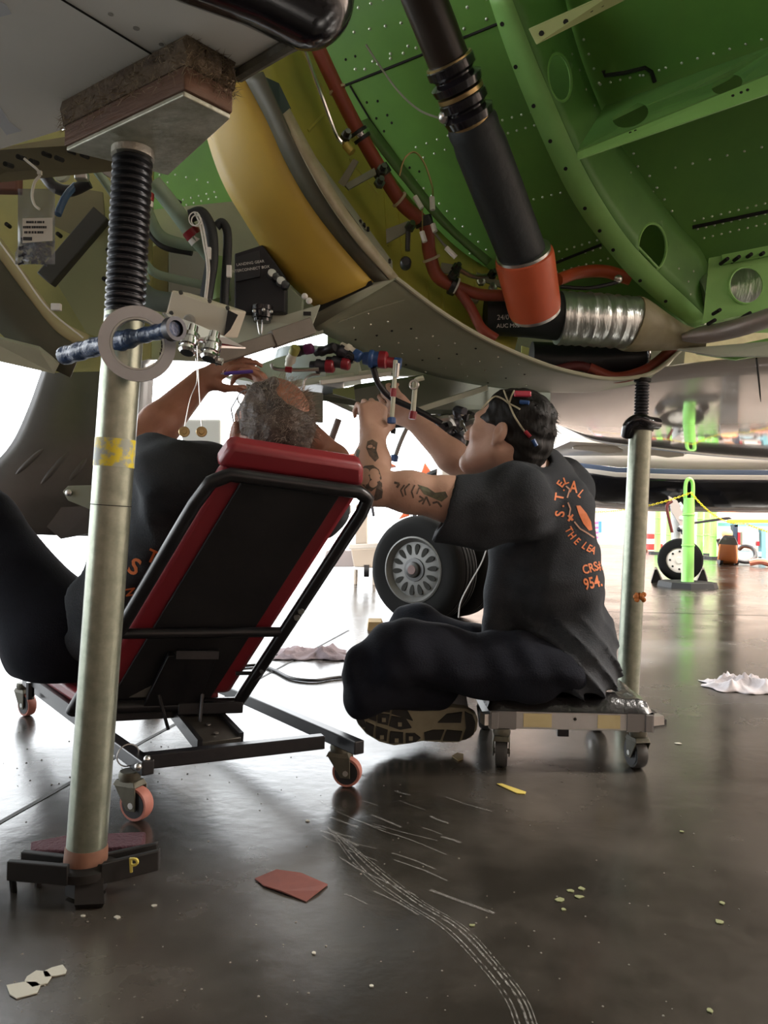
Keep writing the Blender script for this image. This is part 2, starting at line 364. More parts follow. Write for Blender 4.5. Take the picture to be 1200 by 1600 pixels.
m_hose_g = mat('pale_green_hose', (.22, .30, .22), rough=.55, bump=.1, bscale=90)
m_whitep = mat('cream_white_plastic', (.66, .63, .52), rough=.45)
m_redc = mat('red_cap', (.26, .015, .025), rough=.3); m_bluec = mat('blue_cap', (.03, .09, .26), rough=.4); m_white = mat('white_tape', (.75, .74, .7), rough=.6)
m_clear = mat('milky_tube', (.52, .54, .42), rough=.3)
def part(b, name, m, parent=air, **k): return b.build(name, m, parent, **k)
def px(pts): return [P(*p) for p in pts]
def plate(pts, th=.006, vec=None):
    q = px(pts) if len(pts[0]) == 3 and not isinstance(pts[0], Vector) else pts
    n = (q[1]-q[0]).cross(q[2]-q[0]).normalized()
    if n.y < 0: n = -n
    return MB().prism(q, vec or n*th)
def hose(pts, rp, m, name='hose', n=48, ns=10, parent=air, **k):
    c = catmull(px(pts), n); Y = pts[0][2]; return MB().tube(c, S(rp, Y), ns).build(name, m, parent, **k)
def band(pts_mid, rp, m, parent, wd=.012, name='clamp', grow=1.12):
    (x, y, Y), (x2, y2, Y2) = pts_mid; a = P(x, y, Y); d = (P(x2, y2, Y2)-a).normalized(); r = S(rp, Y)*grow
    return MB().lathe(a-d*wd/2, d, [(0, r*.96), (.001, r), (wd-.001, r), (wd, r*.96)], 16).build(name, m, parent)
# ---- unseen hull over everything, added to block sky light and shade the floor
hull = MB(); rows = []
for i in range(17):
    a = math.pi*i/16; rows.append([V((x, .35+3.35*math.cos(a), 2.95+1.8*math.sin(a))) for x in (-8, -5, -2, 0, 1.3)])
hull.grid(rows); hull.add([(-8, -3, 2.95), (1.3, -3, 2.95), (1.3, 3.7, 2.95), (-8, 3.7, 2.95)], [(0, 1, 2, 3)])
part(MB().hexa([V((1.35, -5, 2.6)), V((7, -4, 2.75)), V((7, -.6, 2.75)), V((1.35, 1.0, 2.6))], [V((1.35, -5, 2.85)), V((7, -4, 2.9)), V((7, -.6, 2.9)), V((1.35, 1.0, 2.85))]), 'wing', m_wskin, smooth=0)  # unseen slab added overhead to shade the near floor, not an observed wing
part(hull, 'shading_hull', m_wskin, solid=.01)
# ---- green skin
def Yg(x, y):
    t = (y+50)/610; u = (x-480)/820
    return (2.4+.6*t)*(1-u)+(1.72+1.03*t)*u
gs = MB(); xs = [150+1250*i/30 for i in range(31)]; ys = [-420+940*j/24 for j in range(25)]
gs.grid([[P(x, y, max(Yg(x, y), 1.0)) for x in xs] for y in ys])
skin = part(gs, 'fuselage_skin', m_grn, solid=.006, off=1, label='green primed riveted belly skin'); GB = bvh_of(gs)
rv = MB(); rvd = MB()
def rivrow(bv, a, b, n, r=.004, dst=None, jit=0):
    for i in range(n):
        t = i/(n-1) if n > 1 else 0; p, nn = hit(bv, a[0]+(b[0]-a[0])*t+random.uniform(-jit, jit), a[1]+(b[1]-a[1])*t+random.uniform(-jit, jit))
        if p: (dst or rv).dome(p, nn, r, r*.55)
R1 = [((560, 12), (770, -60), 12), ((553, 50), (700, 22), 7), ((555, 108), (665, 60), 5), ((570, 108), (650, 75), 5), ((700, 25), (760, -2), 3), ((725, 45), (760, 30), 2),
      ((772, 0), (760, -30), 2), ((650, 230), (700, 212), 4), ((662, 246), (712, 228), 4), ((770, 192), (830, 175), 5), ((780, 212), (835, 196), 5), ((650, 282), (760, 390), 10), ((660, 300), (745, 410), 9), ((820, 315), (890, 298), 6),
      ((850, 400), (945, 372), 9), ((855, 412), (950, 384), 9), ((870, 425), (950, 404), 8), ((912, 62), (936, 130), 4), ((938, 132), (1000, 118), 5), ((1040, 106), (1190, 62), 7), ((1005, 118), (1030, 110), 2),
      ((990, 240), (1010, 300), 4), ((1015, 275), (1050, 330), 4), ((1055, 262), (1190, 230), 6), ((1085, 345), (1195, 318), 9), ((1090, 358), (1195, 334), 9), ((1020, 300), (1080, 390), 8), ((1000, 300), (1060, 395), 7),
      ((1100, 372), (1195, 350), 8), ((240, 265), (325, 285), 6), ((262, 318), (335, 300), 7), ((268, 326), (338, 308), 7), ((225, 250), (262, 285), 4)]
for a, b, n in R1: rivrow(GB, a, b, n, .0055 if a[1] < 140 and a[0] < 800 else .0042)
part(rv, 'rivets', m_riv, skin, kind='stuff')
R2 = [((505, 55), (535, 45), 3), ((540, 93), (555, 88), 2), ((573, 160), (590, 158), 2), ((588, 185), (605, 180), 2), ((612, 192), (600, 205), 2), ((640, 262), (655, 268), 2), ((625, 268), (645, 285), 3)]
for a, b, n in R2: rivrow(GB, a, b, n, .0045, rvd)
part(rvd, 'rivet_holes', m_hole, skin, kind='stuff')
def seam(bv, pts, r, name, m=m_hole, parent=None):
    q = []
    for i in range(len(pts)-1):
        for k in range(8):
            t = k/7; p, nn = hit(bv, pts[i][0]+(pts[i+1][0]-pts[i][0])*t, pts[i][1]+(pts[i+1][1]-pts[i][1])*t)
            if p: q.append(p+nn*.001)
    if len(q) > 1: MB().tube(q, r, 6).build(name, m, parent or skin)
seam(GB, [(528, 138), (668, 82), (800, 28)], .004, 'lap_seam'); seam(GB, [(547, 134), (580, 190), (660, 300)], .003, 'lap_seam')
seam(GB, [(770, 428), (870, 410), (940, 382)], .005, 'lap_seam'); seam(GB, [(1082, 355), (1200, 330)], .006, 'lap_seam')
# black edge seal clip on the skin (bent strip)
b = MB(); q = [hit(GB, *p)[0] for p in ((943, 110), (945, 118), (975, 114), (1008, 106), (1018, 112), (1023, 128))]; b.tube(q, .006, 6); part(b, 'edge_trim', m_blk)
# stiffener straps on the skin
def strap(pts, m, name, th=.008, parent=air, lift=.012, label=None):
    q = []
    for x, y in pts:
        p, nn = hit(GB, x, y); q.append(p+nn*lift)
    n = (q[1]-q[0]).cross(q[2]-q[0]).normalized(); n = n if n.y > 0 else -n
    return MB().prism(q, n*th).build(name, m, parent, smooth=0, bevel=.002, label=label)
# ---- big curved green frame with flange, web, lightening holes
FL = [(762, -10), (790, 75), (825, 165), (868, 262), (900, 322), (935, 372), (985, 432), (1040, 480), (1082, 512)]
FR = [(797, -10), (832, 80), (868, 165), (905, 248), (945, 320), (985, 378), (1032, 428), (1075, 468), (1108, 500)]
WB = [(880, -10), (897, 60), (925, 140), (955, 205), (985, 250), (1020, 300), (1060, 352), (1100, 400), (1125, 480)]
dF = [.2, .2, .2, .19, .19, .18, .17, .15, .13]
fa = [P(x, y, Yg(x, y)-d) for (x, y), d in zip(FL, dF)]; fb = [P(x, y, Yg(x, y)-d) for (x, y), d in zip(FR, dF)]; wc = [P(x, y, Yg(x, y)-.006) for x, y in WB]
fr = MB().grid(loft(fa, fb, 40, 3)); flange = part(fr, 'frame_flange', m_grnf, solid=.005, label='green curved frame flange, coloured lighter as if lit'); FB = bvh_of(fr)
wm = MB().grid(loft(fb, wc, 40, 6)); WBV = bvh_of(wm)
web = part(wm, 'frame_web', m_grnw, solid=.004, smooth=60); bake(web)
HOLES = [(874, 121, 17, 37, -8), (1019, 386, 21, 36, 0), (1005, 470, 22, 14, 25)]
def ell(cx, cy, a, b_, rot, n=20):
    r = math.radians(rot); return [(cx+a*math.cos(t)*math.cos(r)-b_*math.sin(t)*math.sin(r), cy+a*math.cos(t)*math.sin(r)+b_*math.sin(t)*math.cos(r)) for t in [2*math.pi*i/n for i in range(n)]]
cs = []
for h in HOLES[:2]:
    p, nn = hit(WBV, h[0], h[1]); e = ell(*h); cs.append(MB().hexa([P(x, y, p.y-.12) for x, y in e], [P(x, y, p.y+.12) for x, y in e]))
cut(web, cs)
for h in HOLES[:2]:
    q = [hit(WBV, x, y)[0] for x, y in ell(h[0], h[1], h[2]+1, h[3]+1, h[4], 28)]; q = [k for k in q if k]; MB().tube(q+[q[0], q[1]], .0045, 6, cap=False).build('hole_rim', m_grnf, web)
fh = MB()
for x, y in ((785, 37), (806, 104), (834, 165), (860, 220), (884, 263), (914, 325), (937, 360), (958, 390), (1000, 438), (1040, 470)):
    p, nn = hit(FB, x, y)
    if p: fh.lathe(p, nn, [(0, .006), (.0036, .006)], 8)
part(fh, 'fastener_holes', m_hole, flange, kind='stuff')
wr = MB()
for x, y in ((893, 85), (905, 110), (915, 140), (928, 165), (960, 228), (985, 270), (1060, 420), (1075, 440), (1055, 455), (1083, 424), (1078, 460), (1040, 440)):
    p, nn = hit(WBV, x, y)
    if p: wr.dome(p+nn*.002, nn, .004)
part(wr, 'rivets', m_riv, web, kind='stuff')
# ---- intercostal beam with flange and lightening holes
def YI(x): return 2.02-(x-900)/300*.12
bf = plate([(902, 238, YI(902)), (1230, 105, YI(1230)), (1230, 136, YI(1230)-.01), (902, 249, YI(902)-.01)], .005); bfl = part(bf, 'beam_flange', m_grnf, smooth=0, label='green riveted beam flange, coloured lighter as if lit'); BFB = bvh_of(bf)
bwq = [P(902, 238, YI(902)), P(1230, 105, YI(1230)), P(1230, 65, Yg(1230, 65)-.004), P(945, 168, Yg(945, 168)-.004)]
nb0 = (bwq[1]-bwq[0]).cross(bwq[3]-bwq[0]).normalized(); bw = MB().prism(bwq, nb0*.004); bwo = part(bw, 'beam_web', m_grnw, smooth=0); BWB = bvh_of(bw); cs = []
for h in ((985, 180, 29, 18, -20), (1136, 132, 25, 14, -18)):
    p, nn = hit(BWB, h[0], h[1]); e = ell(*h); cs.append(MB().hexa([P(x, y, p.y-.2) for x, y in e], [P(x, y, p.y+.06) for x, y in e]))
cut(bwo, cs)
fh = MB()
for x, y in ((993, 205), (1040, 192), (1071, 176), (1158, 145), (985, 208), (1005, 202), (1145, 150), (1168, 141), (1060, 180), (1083, 172)):
    p, nn = hit(BFB, x, y)
    if p: fh.lathe(p, nn, [(0, .004), (.0016, .004)], 8)
part(fh, 'fastener_holes', m_hole, bfl, kind='stuff')
sp = plate([(826, 46, 1.72), (965, -16, 1.66), (1010, -16, 1.66), (838, 70, 1.71)], .006); spo = part(sp, 'splice_strap', mat('pale_green_strap', (.33, .38, .15), rough=.5), smooth=0, bevel=.002); SB = bvh_of(sp); fh = MB()
for x, y in ((846, 53), (884, 35), (923, 16), (940, 8)):
    p, nn = hit(SB, x, y)
    if p: fh.lathe(p, nn, [(0, .006), (.0036, .006)], 8)
part(fh, 'fastener_holes', m_hole, spo, kind='stuff')
# bracket plate with round hole and foil behind
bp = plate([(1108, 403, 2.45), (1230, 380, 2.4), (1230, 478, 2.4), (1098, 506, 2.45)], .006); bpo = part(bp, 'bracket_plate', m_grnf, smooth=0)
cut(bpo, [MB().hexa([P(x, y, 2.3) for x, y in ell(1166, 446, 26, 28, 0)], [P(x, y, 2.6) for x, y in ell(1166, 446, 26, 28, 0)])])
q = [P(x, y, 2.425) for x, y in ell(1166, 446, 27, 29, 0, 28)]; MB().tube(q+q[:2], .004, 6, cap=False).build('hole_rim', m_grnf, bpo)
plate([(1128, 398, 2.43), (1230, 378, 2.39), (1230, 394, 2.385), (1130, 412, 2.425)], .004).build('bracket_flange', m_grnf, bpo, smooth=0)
for x, y in ((1137, 404), (1155, 401), (1174, 397), (1193, 395), (1125, 484), (1172, 489), (1117, 500)): p = P(x, y, 2.385); MB().lathe(p, (0, 1, 0), [(0, .006), (.05, .006)], 8).build('fastener_hole', m_hole, bpo)
part(MB().tube(catmull(px([(1090, 470, 2.62), (1170, 448, 2.6), (1260, 425, 2.55)]), 20), .085, 20), 'insulated_duct', m_foil)
# ---- cream-tan lower edge strip running right
es = MB().tube(catmull(px([(1066, 527, 2.54), (1105, 522, 2.5), (1150, 513, 2.42), (1200, 497, 2.36), (1260, 475, 2.3)]), 20), [.012, .018, .023, .027, .029, .03]+[.03]*14, 12); part(es, 'edge_fairing', mat('scuffed_grey_edge', (.36, .35, .33), rough=.4, metal=.4, col2=(.30, .18, .13), scale=6))
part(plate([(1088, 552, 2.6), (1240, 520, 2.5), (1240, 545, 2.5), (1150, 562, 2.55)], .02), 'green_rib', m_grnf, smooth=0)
part(plate([(1060, 545, 2.55), (1240, 530, 2.5), (1240, 556, 2.5), (1120, 556, 2.52)], .02), 'pale_rib', m_pale, smooth=0)
# ---- grey white skin at upper left, black boot at its end
zs = 1.375
wp = [V((-.146, 1.165, zs)), V((-.237, 1.237, zs)), V((-.756, 1.51, zs)), V((-1.7, 2.0, zs)), V((-1.7, -.2, zs)), V((-.9, .55, zs)), V((-.272, 1.07, zs))]
ws = MB().prism(wp, (0, 0, .012)); wso = part(ws, 'wing_root_skin', m_wskin, smooth=0, label='grey white painted skin panel')
q = [Pz(95, -2, zs-.0008), Pz(236, 84, zs-.0008)]; MB().tube(q, .0016, 6).build('panel_seam', m_hole, wso)
for x, y, r in ((173, 23, .004), (213, 45, .005), (252, 70, .004)): MB().lathe(Pz(x, y, zs-.0008), (0, 0, 1), [(0, r), (.001, r)], 8).build('filler_spot', mat('filler_grey', (.34, .34, .31), rough=.7), wso)
for poly in (((-6, 172), (2, 170), (14, 190), (33, 205), (10, 211), (-6, 190)), ((-6, 0), (10, 8), (18, 22), (-6, 28))): MB().prism([Pz(x, y, zs-.001) for x, y in poly], (0, 0, .001)).build('tape_scrap', mat('peeled_paint', (.62, .66, .7), rough=.6), wso, smooth=0)
bt = [P(478, -8, 1.13), P(400, -50, 1.08), P(300, -92, 1.02), P(100, -190, .92), P(-150, -320, .82)]
part(MB().ball(bt[0], (.072, .072, .072), 28, 18).tube(bt, [.0718, .0725, .073, .075, .075], 28), 'rubber_boot', m_blkg, label='glossy black rubber boot')
# dark edge strip under white skin right end
part(MB().tube(catmull([Pz(372, 118, 1.37), Pz(410, 95, 1.37), Pz(446, 74, 1.37), Pz(468, 64, 1.385)], 14), .011, 8), 'edge_sealant', mat('grey_sealant', (.10, .10, .08), rough=.6, bump=.3, col2=(.2, .19, .14), scale=20))
part(plate([(-30, 236, 1.6), (100, 214, 1.56), (195, 222, 1.52), (195, 262, 1.6), (20, 276, 1.68), (-30, 285, 1.7)], .006), 'perforated_strip', mat('brown_olive', (.16, .13, .055), rough=.6, col2=(.1, .08, .04), scale=9), smooth=0)
b = MB()
for i in range(9): x = 8+i*20; p = P(x, 256-i*2.4-(i % 2)*9, 1.55); b.lathe(p, (0, 1, .3), [(0, .005), (.03, .005)], 8)
part(b, 'perforations', m_hole, kind='stuff')
# ---- yellow curved panel, dark strip, light flange
yl = px([(312, 165, 2.05), (330, 235, 2.06), (352, 292, 2.08), (386, 350, 2.1), (432, 420, 2.14), (492, 479, 2.2)])
yr = px([(383, 122, 1.93), (418, 188, 1.95), (447, 252, 1.98), (482, 314, 2.02), (530, 378, 2.08), (584, 440, 2.16)])
dr = px([(410, 112, 1.90), (440, 178, 1.92), (470, 242, 1.95), (508, 310, 2.0), (556, 378, 2.07), (607, 437, 2.16)])
part(MB().grid(loft(yl, yr, 30, 6, (0, -.02, -.01))), 'curved_panel', m_yel, solid=.005, label='yellow primed curved fairing panel')
part(MB().grid(loft(yr, dr, 30, 3)), 'seal_strip', mat('dark_olive_strip', (.075, .075, .05), rough=.55, col2=(.11, .1, .06), scale=14), solid=.008)
lf = px([(438, 182, 1.93), (470, 240, 1.945), (509, 310, 1.99), (557, 378, 2.06), (609, 438, 2.16)]); lg = px([(452, 170, 1.95), (487, 236, 1.97), (533, 316, 2.02), (580, 380, 2.09), (621, 432, 2.18)])
part(MB().grid(loft(lf, lg, 26, 3)), 'edge_flange', mat('worn_flange', (.36, .33, .22), rough=.5, col2=(.2, .16, .08), scale=18), solid=.006)
part(plate([(410, 118, 1.92), (436, 130, 1.97), (455, 170, 1.97), (438, 182, 1.94)], .01), 'blue_black_shim', mat('blue_black', (.02, .03, .04), rough=.5), smooth=0)
part(plate([(484, 232, 1.99), (613, 408, 2.2), (614, 425, 2.2), (578, 376, 2.1), (533, 314, 2.04)], .006), 'gusset_plate', mat('grey_gusset', (.22, .23, .17), rough=.5), smooth=0)
for x, y in ((563, 345), (569, 350), (575, 356), (522, 291), (609, 406)): p = P(x, y, 2.09); MB().lathe(p, (0, 1, 0), [(0, .004), (.02, .004)], 8).build('fastener', m_hole, air)
# ---- yellow olive inner wall with ribs
ia = px([(395, 70, 2.02), (425, 165, 2.05), (482, 268, 2.15), (572, 402, 2.3), (672, 500, 2.42), (800, 560, 2.55)])
ib = px([(495, 45, 2.33), (538, 140, 2.40), (600, 255, 2.5), (680, 355, 2.62), (745, 410, 2.72), (830, 450, 2.85)])
iw = MB().grid(loft(ia, ib, 40, 6)); inner = part(iw, 'inner_wall', m_yolive, solid=.004, label='yellow olive primed inner wall'); IB = bvh_of(iw)
for a, b_ in (((545, 250), (590, 305)), ((600, 300), (605, 385)), ((622, 330), (628, 400)), ((668, 440), (672, 480)), ((690, 460), (694, 500)), ((470, 80), (510, 150)), ((741, 420), (742, 480)), ((505, 180), (480, 205))):
    q = [hit(IB, a[0]+(b_[0]-a[0])*t/5, a[1]+(b_[1]-a[1])*t/5)[0] for t in range(6)]; q = [k for k in q if k]
    if len(q) > 1: MB().tube(q, .006, 6).build('bead', m_yolive, inner)
# edge angle between inner wall and green skin
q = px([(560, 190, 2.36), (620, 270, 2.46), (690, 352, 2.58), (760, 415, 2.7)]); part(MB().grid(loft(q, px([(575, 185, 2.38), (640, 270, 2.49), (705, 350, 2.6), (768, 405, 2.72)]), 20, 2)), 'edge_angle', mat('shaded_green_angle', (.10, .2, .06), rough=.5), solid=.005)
# ---- grey green belly fairing with rim
la = px([(618, 434, 2.2), (690, 488, 2.28), (760, 530, 2.36), (840, 565, 2.44), (900, 583, 2.5), (960, 592, 2.55), (1020, 582, 2.6), (1066, 545, 2.65)])
lb = px([(487, 512, 2.25), (560, 548, 2.45), (640, 577, 2.6), (720, 597, 2.75), (800, 609, 2.85), (870, 614, 2.95), (940, 611, 3.0), (1030, 590, 3.0)])
bel = MB().grid(loft(la, lb, 48, 10)); bel.add([P(618, 434, 2.2), P(580, 441, 2.17), P(493, 480, 2.2), P(487, 512, 2.25)], [(0, 1, 2, 3)])
belly = part(bel, 'belly_fairing', m_ggrey, solid=.006, off=1, label='grey green belly fairing with rivets'); BB = bvh_of(bel)
part(MB().tube(catmull(la, 50), .007, 8), 'fairing_rim', mat('light_rim', (.42, .42, .30), rough=.45), belly)
seam(BB, [(632, 468), (575, 485), (528, 503)], .002, 'seal_line', mat('seal_line', (.36, .37, .27), rough=.5), belly)
rb = MB(); rd = MB()
for i in range(9):
    for j in range(6):
        x = 540+i*34+j*6; y = 480+j*17+i*11
        (p, nn) = hit(BB, x+random.uniform(-3, 3), y+random.uniform(-2, 2))
        if p: (rd if (i+j) % 3 == 0 else rb).dome(p, nn, .0042)
part(rb, 'rivets', mat('shiny_rivet', (.6, .62, .5), rough=.25, metal=.8), belly, kind='stuff'); part(rd, 'rivet_holes', m_hole, belly, kind='stuff')
part(plate([(492, 478, 2.19), (580, 438, 2.15), (582, 444, 2.15), (496, 487, 2.19)], .006), 'joint_gap', m_hole, smooth=0)
# cavity back and inside
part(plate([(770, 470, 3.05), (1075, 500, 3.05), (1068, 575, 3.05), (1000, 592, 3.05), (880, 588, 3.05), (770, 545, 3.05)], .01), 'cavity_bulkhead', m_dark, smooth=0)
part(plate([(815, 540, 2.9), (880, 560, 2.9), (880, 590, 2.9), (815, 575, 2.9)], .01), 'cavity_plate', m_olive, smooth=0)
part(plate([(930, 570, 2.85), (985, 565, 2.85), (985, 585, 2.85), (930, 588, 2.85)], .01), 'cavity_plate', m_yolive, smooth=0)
part(MB().tube(catmull(px([(830, 560, 2.75), (900, 562, 2.75), (1005, 555, 2.75)]), 12), .06, 16), 'lower_duct', m_blk)
hose([(920, 575, 2.7), (960, 590, 2.7), (1005, 580, 2.7), (1040, 555, 2.7), (1060, 530, 2.7)], 9, m_red)
hose([(870, 578, 2.7), (905, 572, 2.7), (940, 585, 2.7)], 8, mat('dark_red_hose', (.12, .02, .02), rough=.5))
part(MB().torus(P(1003, 555, 2.74), (1, .1, .1), .058, .006), 'clamp_ring', m_chrome)
# ---- black strut and orange coupling
s0 = P(640, -60, 1.72); s1 = P(700, 92, 1.86); s2 = P(738, 195, 1.95); s3 = P(822, 412, 2.3)
dd = (s3-s2).normalized(); L = (s3-s2).length
strut = part(MB().tube([s0, s1], .051, 20), 'strut_tube', mat('brown_black_tube', (.018, .012, .009), rough=.35))
L1 = (s2-s1).length; d1 = (s2-s1).normalized(); n = 9; prof = []
for i in range(4):
    t0 = L1*i/4; prof += [(t0, .050), (t0+L1*.06, .062+.004*(i % 2)), (t0+L1*.17, .062), (t0+L1*.22, .051)]
part(MB().lathe(s1, d1, prof, 28), 'strut_bellows', m_blkg, strut)
for t in (.05, .5, .95): MB().lathe(s1+d1*L1*t, d1, [(-.006, .056), (-.005, .059), (.005, .059), (.006, .056)], 24).build('strut_clamp', m_brass, strut)
part(MB().lathe(s2, dd, [(-.02, .058), (0, .066), (.012, .066), (.03, .064), (.06, .068), (L*.5, .07), (L, .07)], 28), 'strut_sleeve', m_black_sleeve)
oc0 = P(818, 396, 2.27); oc1 = P(836, 486, 2.4); d = (oc1-oc0).normalized(); L = (oc1-oc0).length
orc = part(MB().lathe(oc0, d, [(0, .078), (.006, .086), (.02, .088), (L-.02, .082), (L-.004, .08), (L, .074)], 32), 'coupling_sleeve', m_orange, label='orange red silicone coupling')
for t, r in ((.0, .081), (L, .078)): MB().lathe(oc0+d*t, d, [(-.008, r-.004), (-.007, r), (.007, r), (.008, r-.004)], 32).build('clamp_band', m_alu, orc)
# ---- black and silver ducts
part(MB().tube(px([(758, 492, 2.52), (830, 492, 2.52), (880, 494, 2.52)]), [.066, .074, .08], 24), 'black_duct', m_black_sleeve)
# chalk marks written on the black duct
m_ck = mat('white_marker', (.55, .55, .52), rough=.8)
DUCT = px([(872, 497, 2.52), (930, 500, 2.53), (990, 505, 2.56)])
part(MB().tube(catmull(DUCT, 24), [.086+.0035*math.sin(i*2.3)*random.uniform(.4, 1) for i in range(24)], 32), 'insulated_duct', m_foil, label='crinkled silver foil duct')
part(MB().tube(catmull(px([(984, 505, 2.555), (1015, 514, 2.57), (1060, 526, 2.58), (1105, 530, 2.55)]), 20), [.092, .092, .09, .088, .085, .082, .078, .073, .068, .063, .058, .053, .048, .044, .04, .037, .034, .032, .03, .03], 24), 'duct_cone', m_tan)
for t, ln in (('24/0', 0), ('AUC M02', 1)):
    place_text('marker_writing', t, .022 if ln == 0 else .018, P(786+ln*8, 496+ln*13, 2.435), (1, .05, .06), (0, .0, 1), m_ck, air)
hose([(872, 437, 2.55), (905, 426, 2.6), (945, 424, 2.62), (985, 436, 2.62)], 10, m_orange)
hose([(876, 448, 2.5), (920, 450, 2.5), (965, 441, 2.5)], 3, m_blk); part(MB().ball(P(966, 436, 2.5), .014), 'fitting', m_alu)
# ---- red brown hose along the edge with clamps
H = [(478, 10, 2.1), (492, 62, 2.12), (520, 125, 2.16), (552, 190, 2.2), (590, 258, 2.25), (628, 318, 2.3), (664, 352, 2.34), (671, 395, 2.37), (684, 432, 2.4), (716, 450, 2.42)]
hs = hose(H, 12, m_red, n=70, ns=14)
hose([(714, 448, 2.42), (750, 460, 2.42), (790, 462, 2.42)], 9, m_red); hose([(712, 448, 2.42), (735, 480, 2.42), (752, 512, 2.42), (775, 530, 2.42)], 8, m_red)
for a, b_, m, wd in (((527, 140, 2.175), (552, 190, 2.2), mat('beige_tie', (.5, .4, .28), rough=.6), .008), ((563, 211, 2.215), (590, 258, 2.25), m_blk, .03), ((563, 211, 2.215), (590, 258, 2.25), m_chrome, .01), ((596, 268, 2.258), (628, 318, 2.3), m_blk, .028),
                  ((624, 312, 2.295), (664, 352, 2.34), MATS['beige_tie'], .008), ((662, 346, 2.338), (668, 370, 2.35), m_blk, .03), ((674, 404, 2.38), (684, 432, 2.4), MATS['beige_tie'], .008), ((708, 447, 2.415), (720, 452, 2.42), m_blk, .022), ((712, 448, 2.415), (724, 454, 2.42), m_white, .006)):
    band((a, b_), 12, m, hs, wd, grow=1.35 if m is m_chrome else 1.2)
for x, y, Y in ((596, 268, 2.2), (592, 288, 2.2), (540, 215, 2.17), (640, 356, 2.28), (712, 420, 2.38), (706, 432, 2.38), (768, 430, 2.45)):
    p = P(x, y, Y); MB().ball(p, .012, 8, 5).build('clamp_bolt', m_alu if x % 4 else m_blkg, air); MB().lathe(p, (0.3, -1, .2), [(0, .016), (.012, .016), (.012, .009), (.03, .009)], 6).build('clamp_nut', mat('dark_steel', (.12, .12, .12), rough=.3, metal=1), air)
for pts in ([(528, 285, 2.2), (552, 248, 2.18), (560, 252, 2.18), (538, 292, 2.2)], [(538, 288, 2.2), (585, 262, 2.22), (588, 272, 2.22), (545, 296, 2.2)], [(603, 358, 2.3), (638, 345, 2.3), (640, 360, 2.3), (604, 380, 2.3)], [(690, 410, 2.42), (720, 415, 2.42), (718, 432, 2.42), (688, 425, 2.42)], [(745, 425, 2.5), (785, 440, 2.5), (785, 450, 2.5), (745, 436, 2.5)]):
    part(plate(pts, .008), 'clamp_bracket', mat('grey_bracket', (.2, .2, .15), rough=.45, metal=.3), smooth=0)
hose([(474, 70, 2.0), (486, 105, 2.03), (503, 152, 2.07), (524, 208, 2.13), (536, 225, 2.16)], 3.5, m_chrome, 'pressure_line', ns=8)
band(((545, 232, 2.16), (552, 240, 2.16)), 6, mat('yellow_nut', (.5, .38, .1), rough=.4, metal=.5), air, .03, 'line_fitting')
hose([(572, 70, 2.1), (590, 98, 2.1), (622, 142, 2.05), (655, 172, 2.0), (690, 186, 1.96)], 1.6, mat('grey_wire', (.25, .25, .2), rough=.5), 'wire', ns=6); part(MB().ball(P(694, 183, 1.93), .016), 'wire_terminal', m_alu)
hose([(624, 275, 2.4), (632, 248, 2.38), (648, 238, 2.38), (663, 255, 2.36), (675, 290, 2.34), (676, 310, 2.3)], 1.5, m_brass, 'wire', ns=6)
for a, b_ in (((648, 307), (659, 325)), ((675, 308), (676, 328)), ((659, 362), (664, 378)), ((676, 350), (680, 362)), ((697, 387), (712, 402))):
    part(MB().tube(px([(a[0], a[1], 2.27), (b_[0], b_[1], 2.27)]), .008, 8), 'wire_splice', m_white)
hose([(660, 325, 2.28), (660, 345, 2.28), (660, 362, 2.28)], 1.2, m_brass, 'wire', ns=6); hose([(678, 362, 2.28), (690, 378, 2.29), (700, 388, 2.3)], 2, mat('grey_wire2', (.2, .2, .17), rough=.5), 'wire', ns=6)
hose([(713, 418, 2.4), (740, 432, 2.44), (770, 430, 2.48)], 4, m_alu, 'pressure_line', ns=8); hose([(638, 360, 2.28), (637, 380, 2.28), (637, 392, 2.28)], 4, mat('dark_steel', (.12, .12, .12)), 'hanger_strap', ns=8)
part(MB().lathe(P(634, 409, 2.28), (0, 1, 0), [(-.006, .012), (0, .017), (.03, .017)], 14), 'grommet', m_blk)
for x, y in ((768, 470), (752, 442), (742, 470), (770, 452)): part(MB().lathe(P(x, y, 2.5), (-.2, -1, .3), [(0, .014), (.012, .014), (.012, .008), (.03, .008)], 6), 'bolt', m_alu)
part(MB().box((1.6, 3.4, 1.75), (2.8, .03, 1.0)), 'keel_web', m_tan, smooth=0)
part(MB().box((.35, 3.2, 1.6), (1.2, .03, .7)), 'keel_web', m_dark, smooth=0)
# ---- gloss white far belly (reflects the hangar)
na = [V((.35, 3.12, 1.235)), V((.8, 3.12, 1.235)), V((1.08, 2.75, 1.235)), V((1.5, 2.5, 1.235)), V((2.0, 2.5, 1.235))]
nb = [Pz(880, 652, 1.21), Pz(930, 688, 1.215), Pz(1030, 702, 1.22), Pz(1120, 712, 1.225), Pz(1260, 722, 1.23)]
rows = loft(na, nb, 30, 16)
for j, r in enumerate(rows):
    t = j/15
    for i in range(len(r)): r[i] = r[i]+V((0, 0, -.05*4*t*(1-t)+.0))
last = [p+V((0, .12, .12)) for p in rows[-1]]; last2 = [p+V((0, .2, .5)) for p in rows[-1]]; rows += [last, last2]
gb = part(MB().grid(rows), 'rear_belly_skin', m_gloss, solid=.008, off=1, label='gloss white belly skin mirroring the hangar')
b2 = [Pz(1182, 560, 1.21), Pz(1190, 640, 1.19), Pz(1197, 690, 1.2)]
MB().tube(b2, .003, 6).build('panel_seam', m_hole, gb)
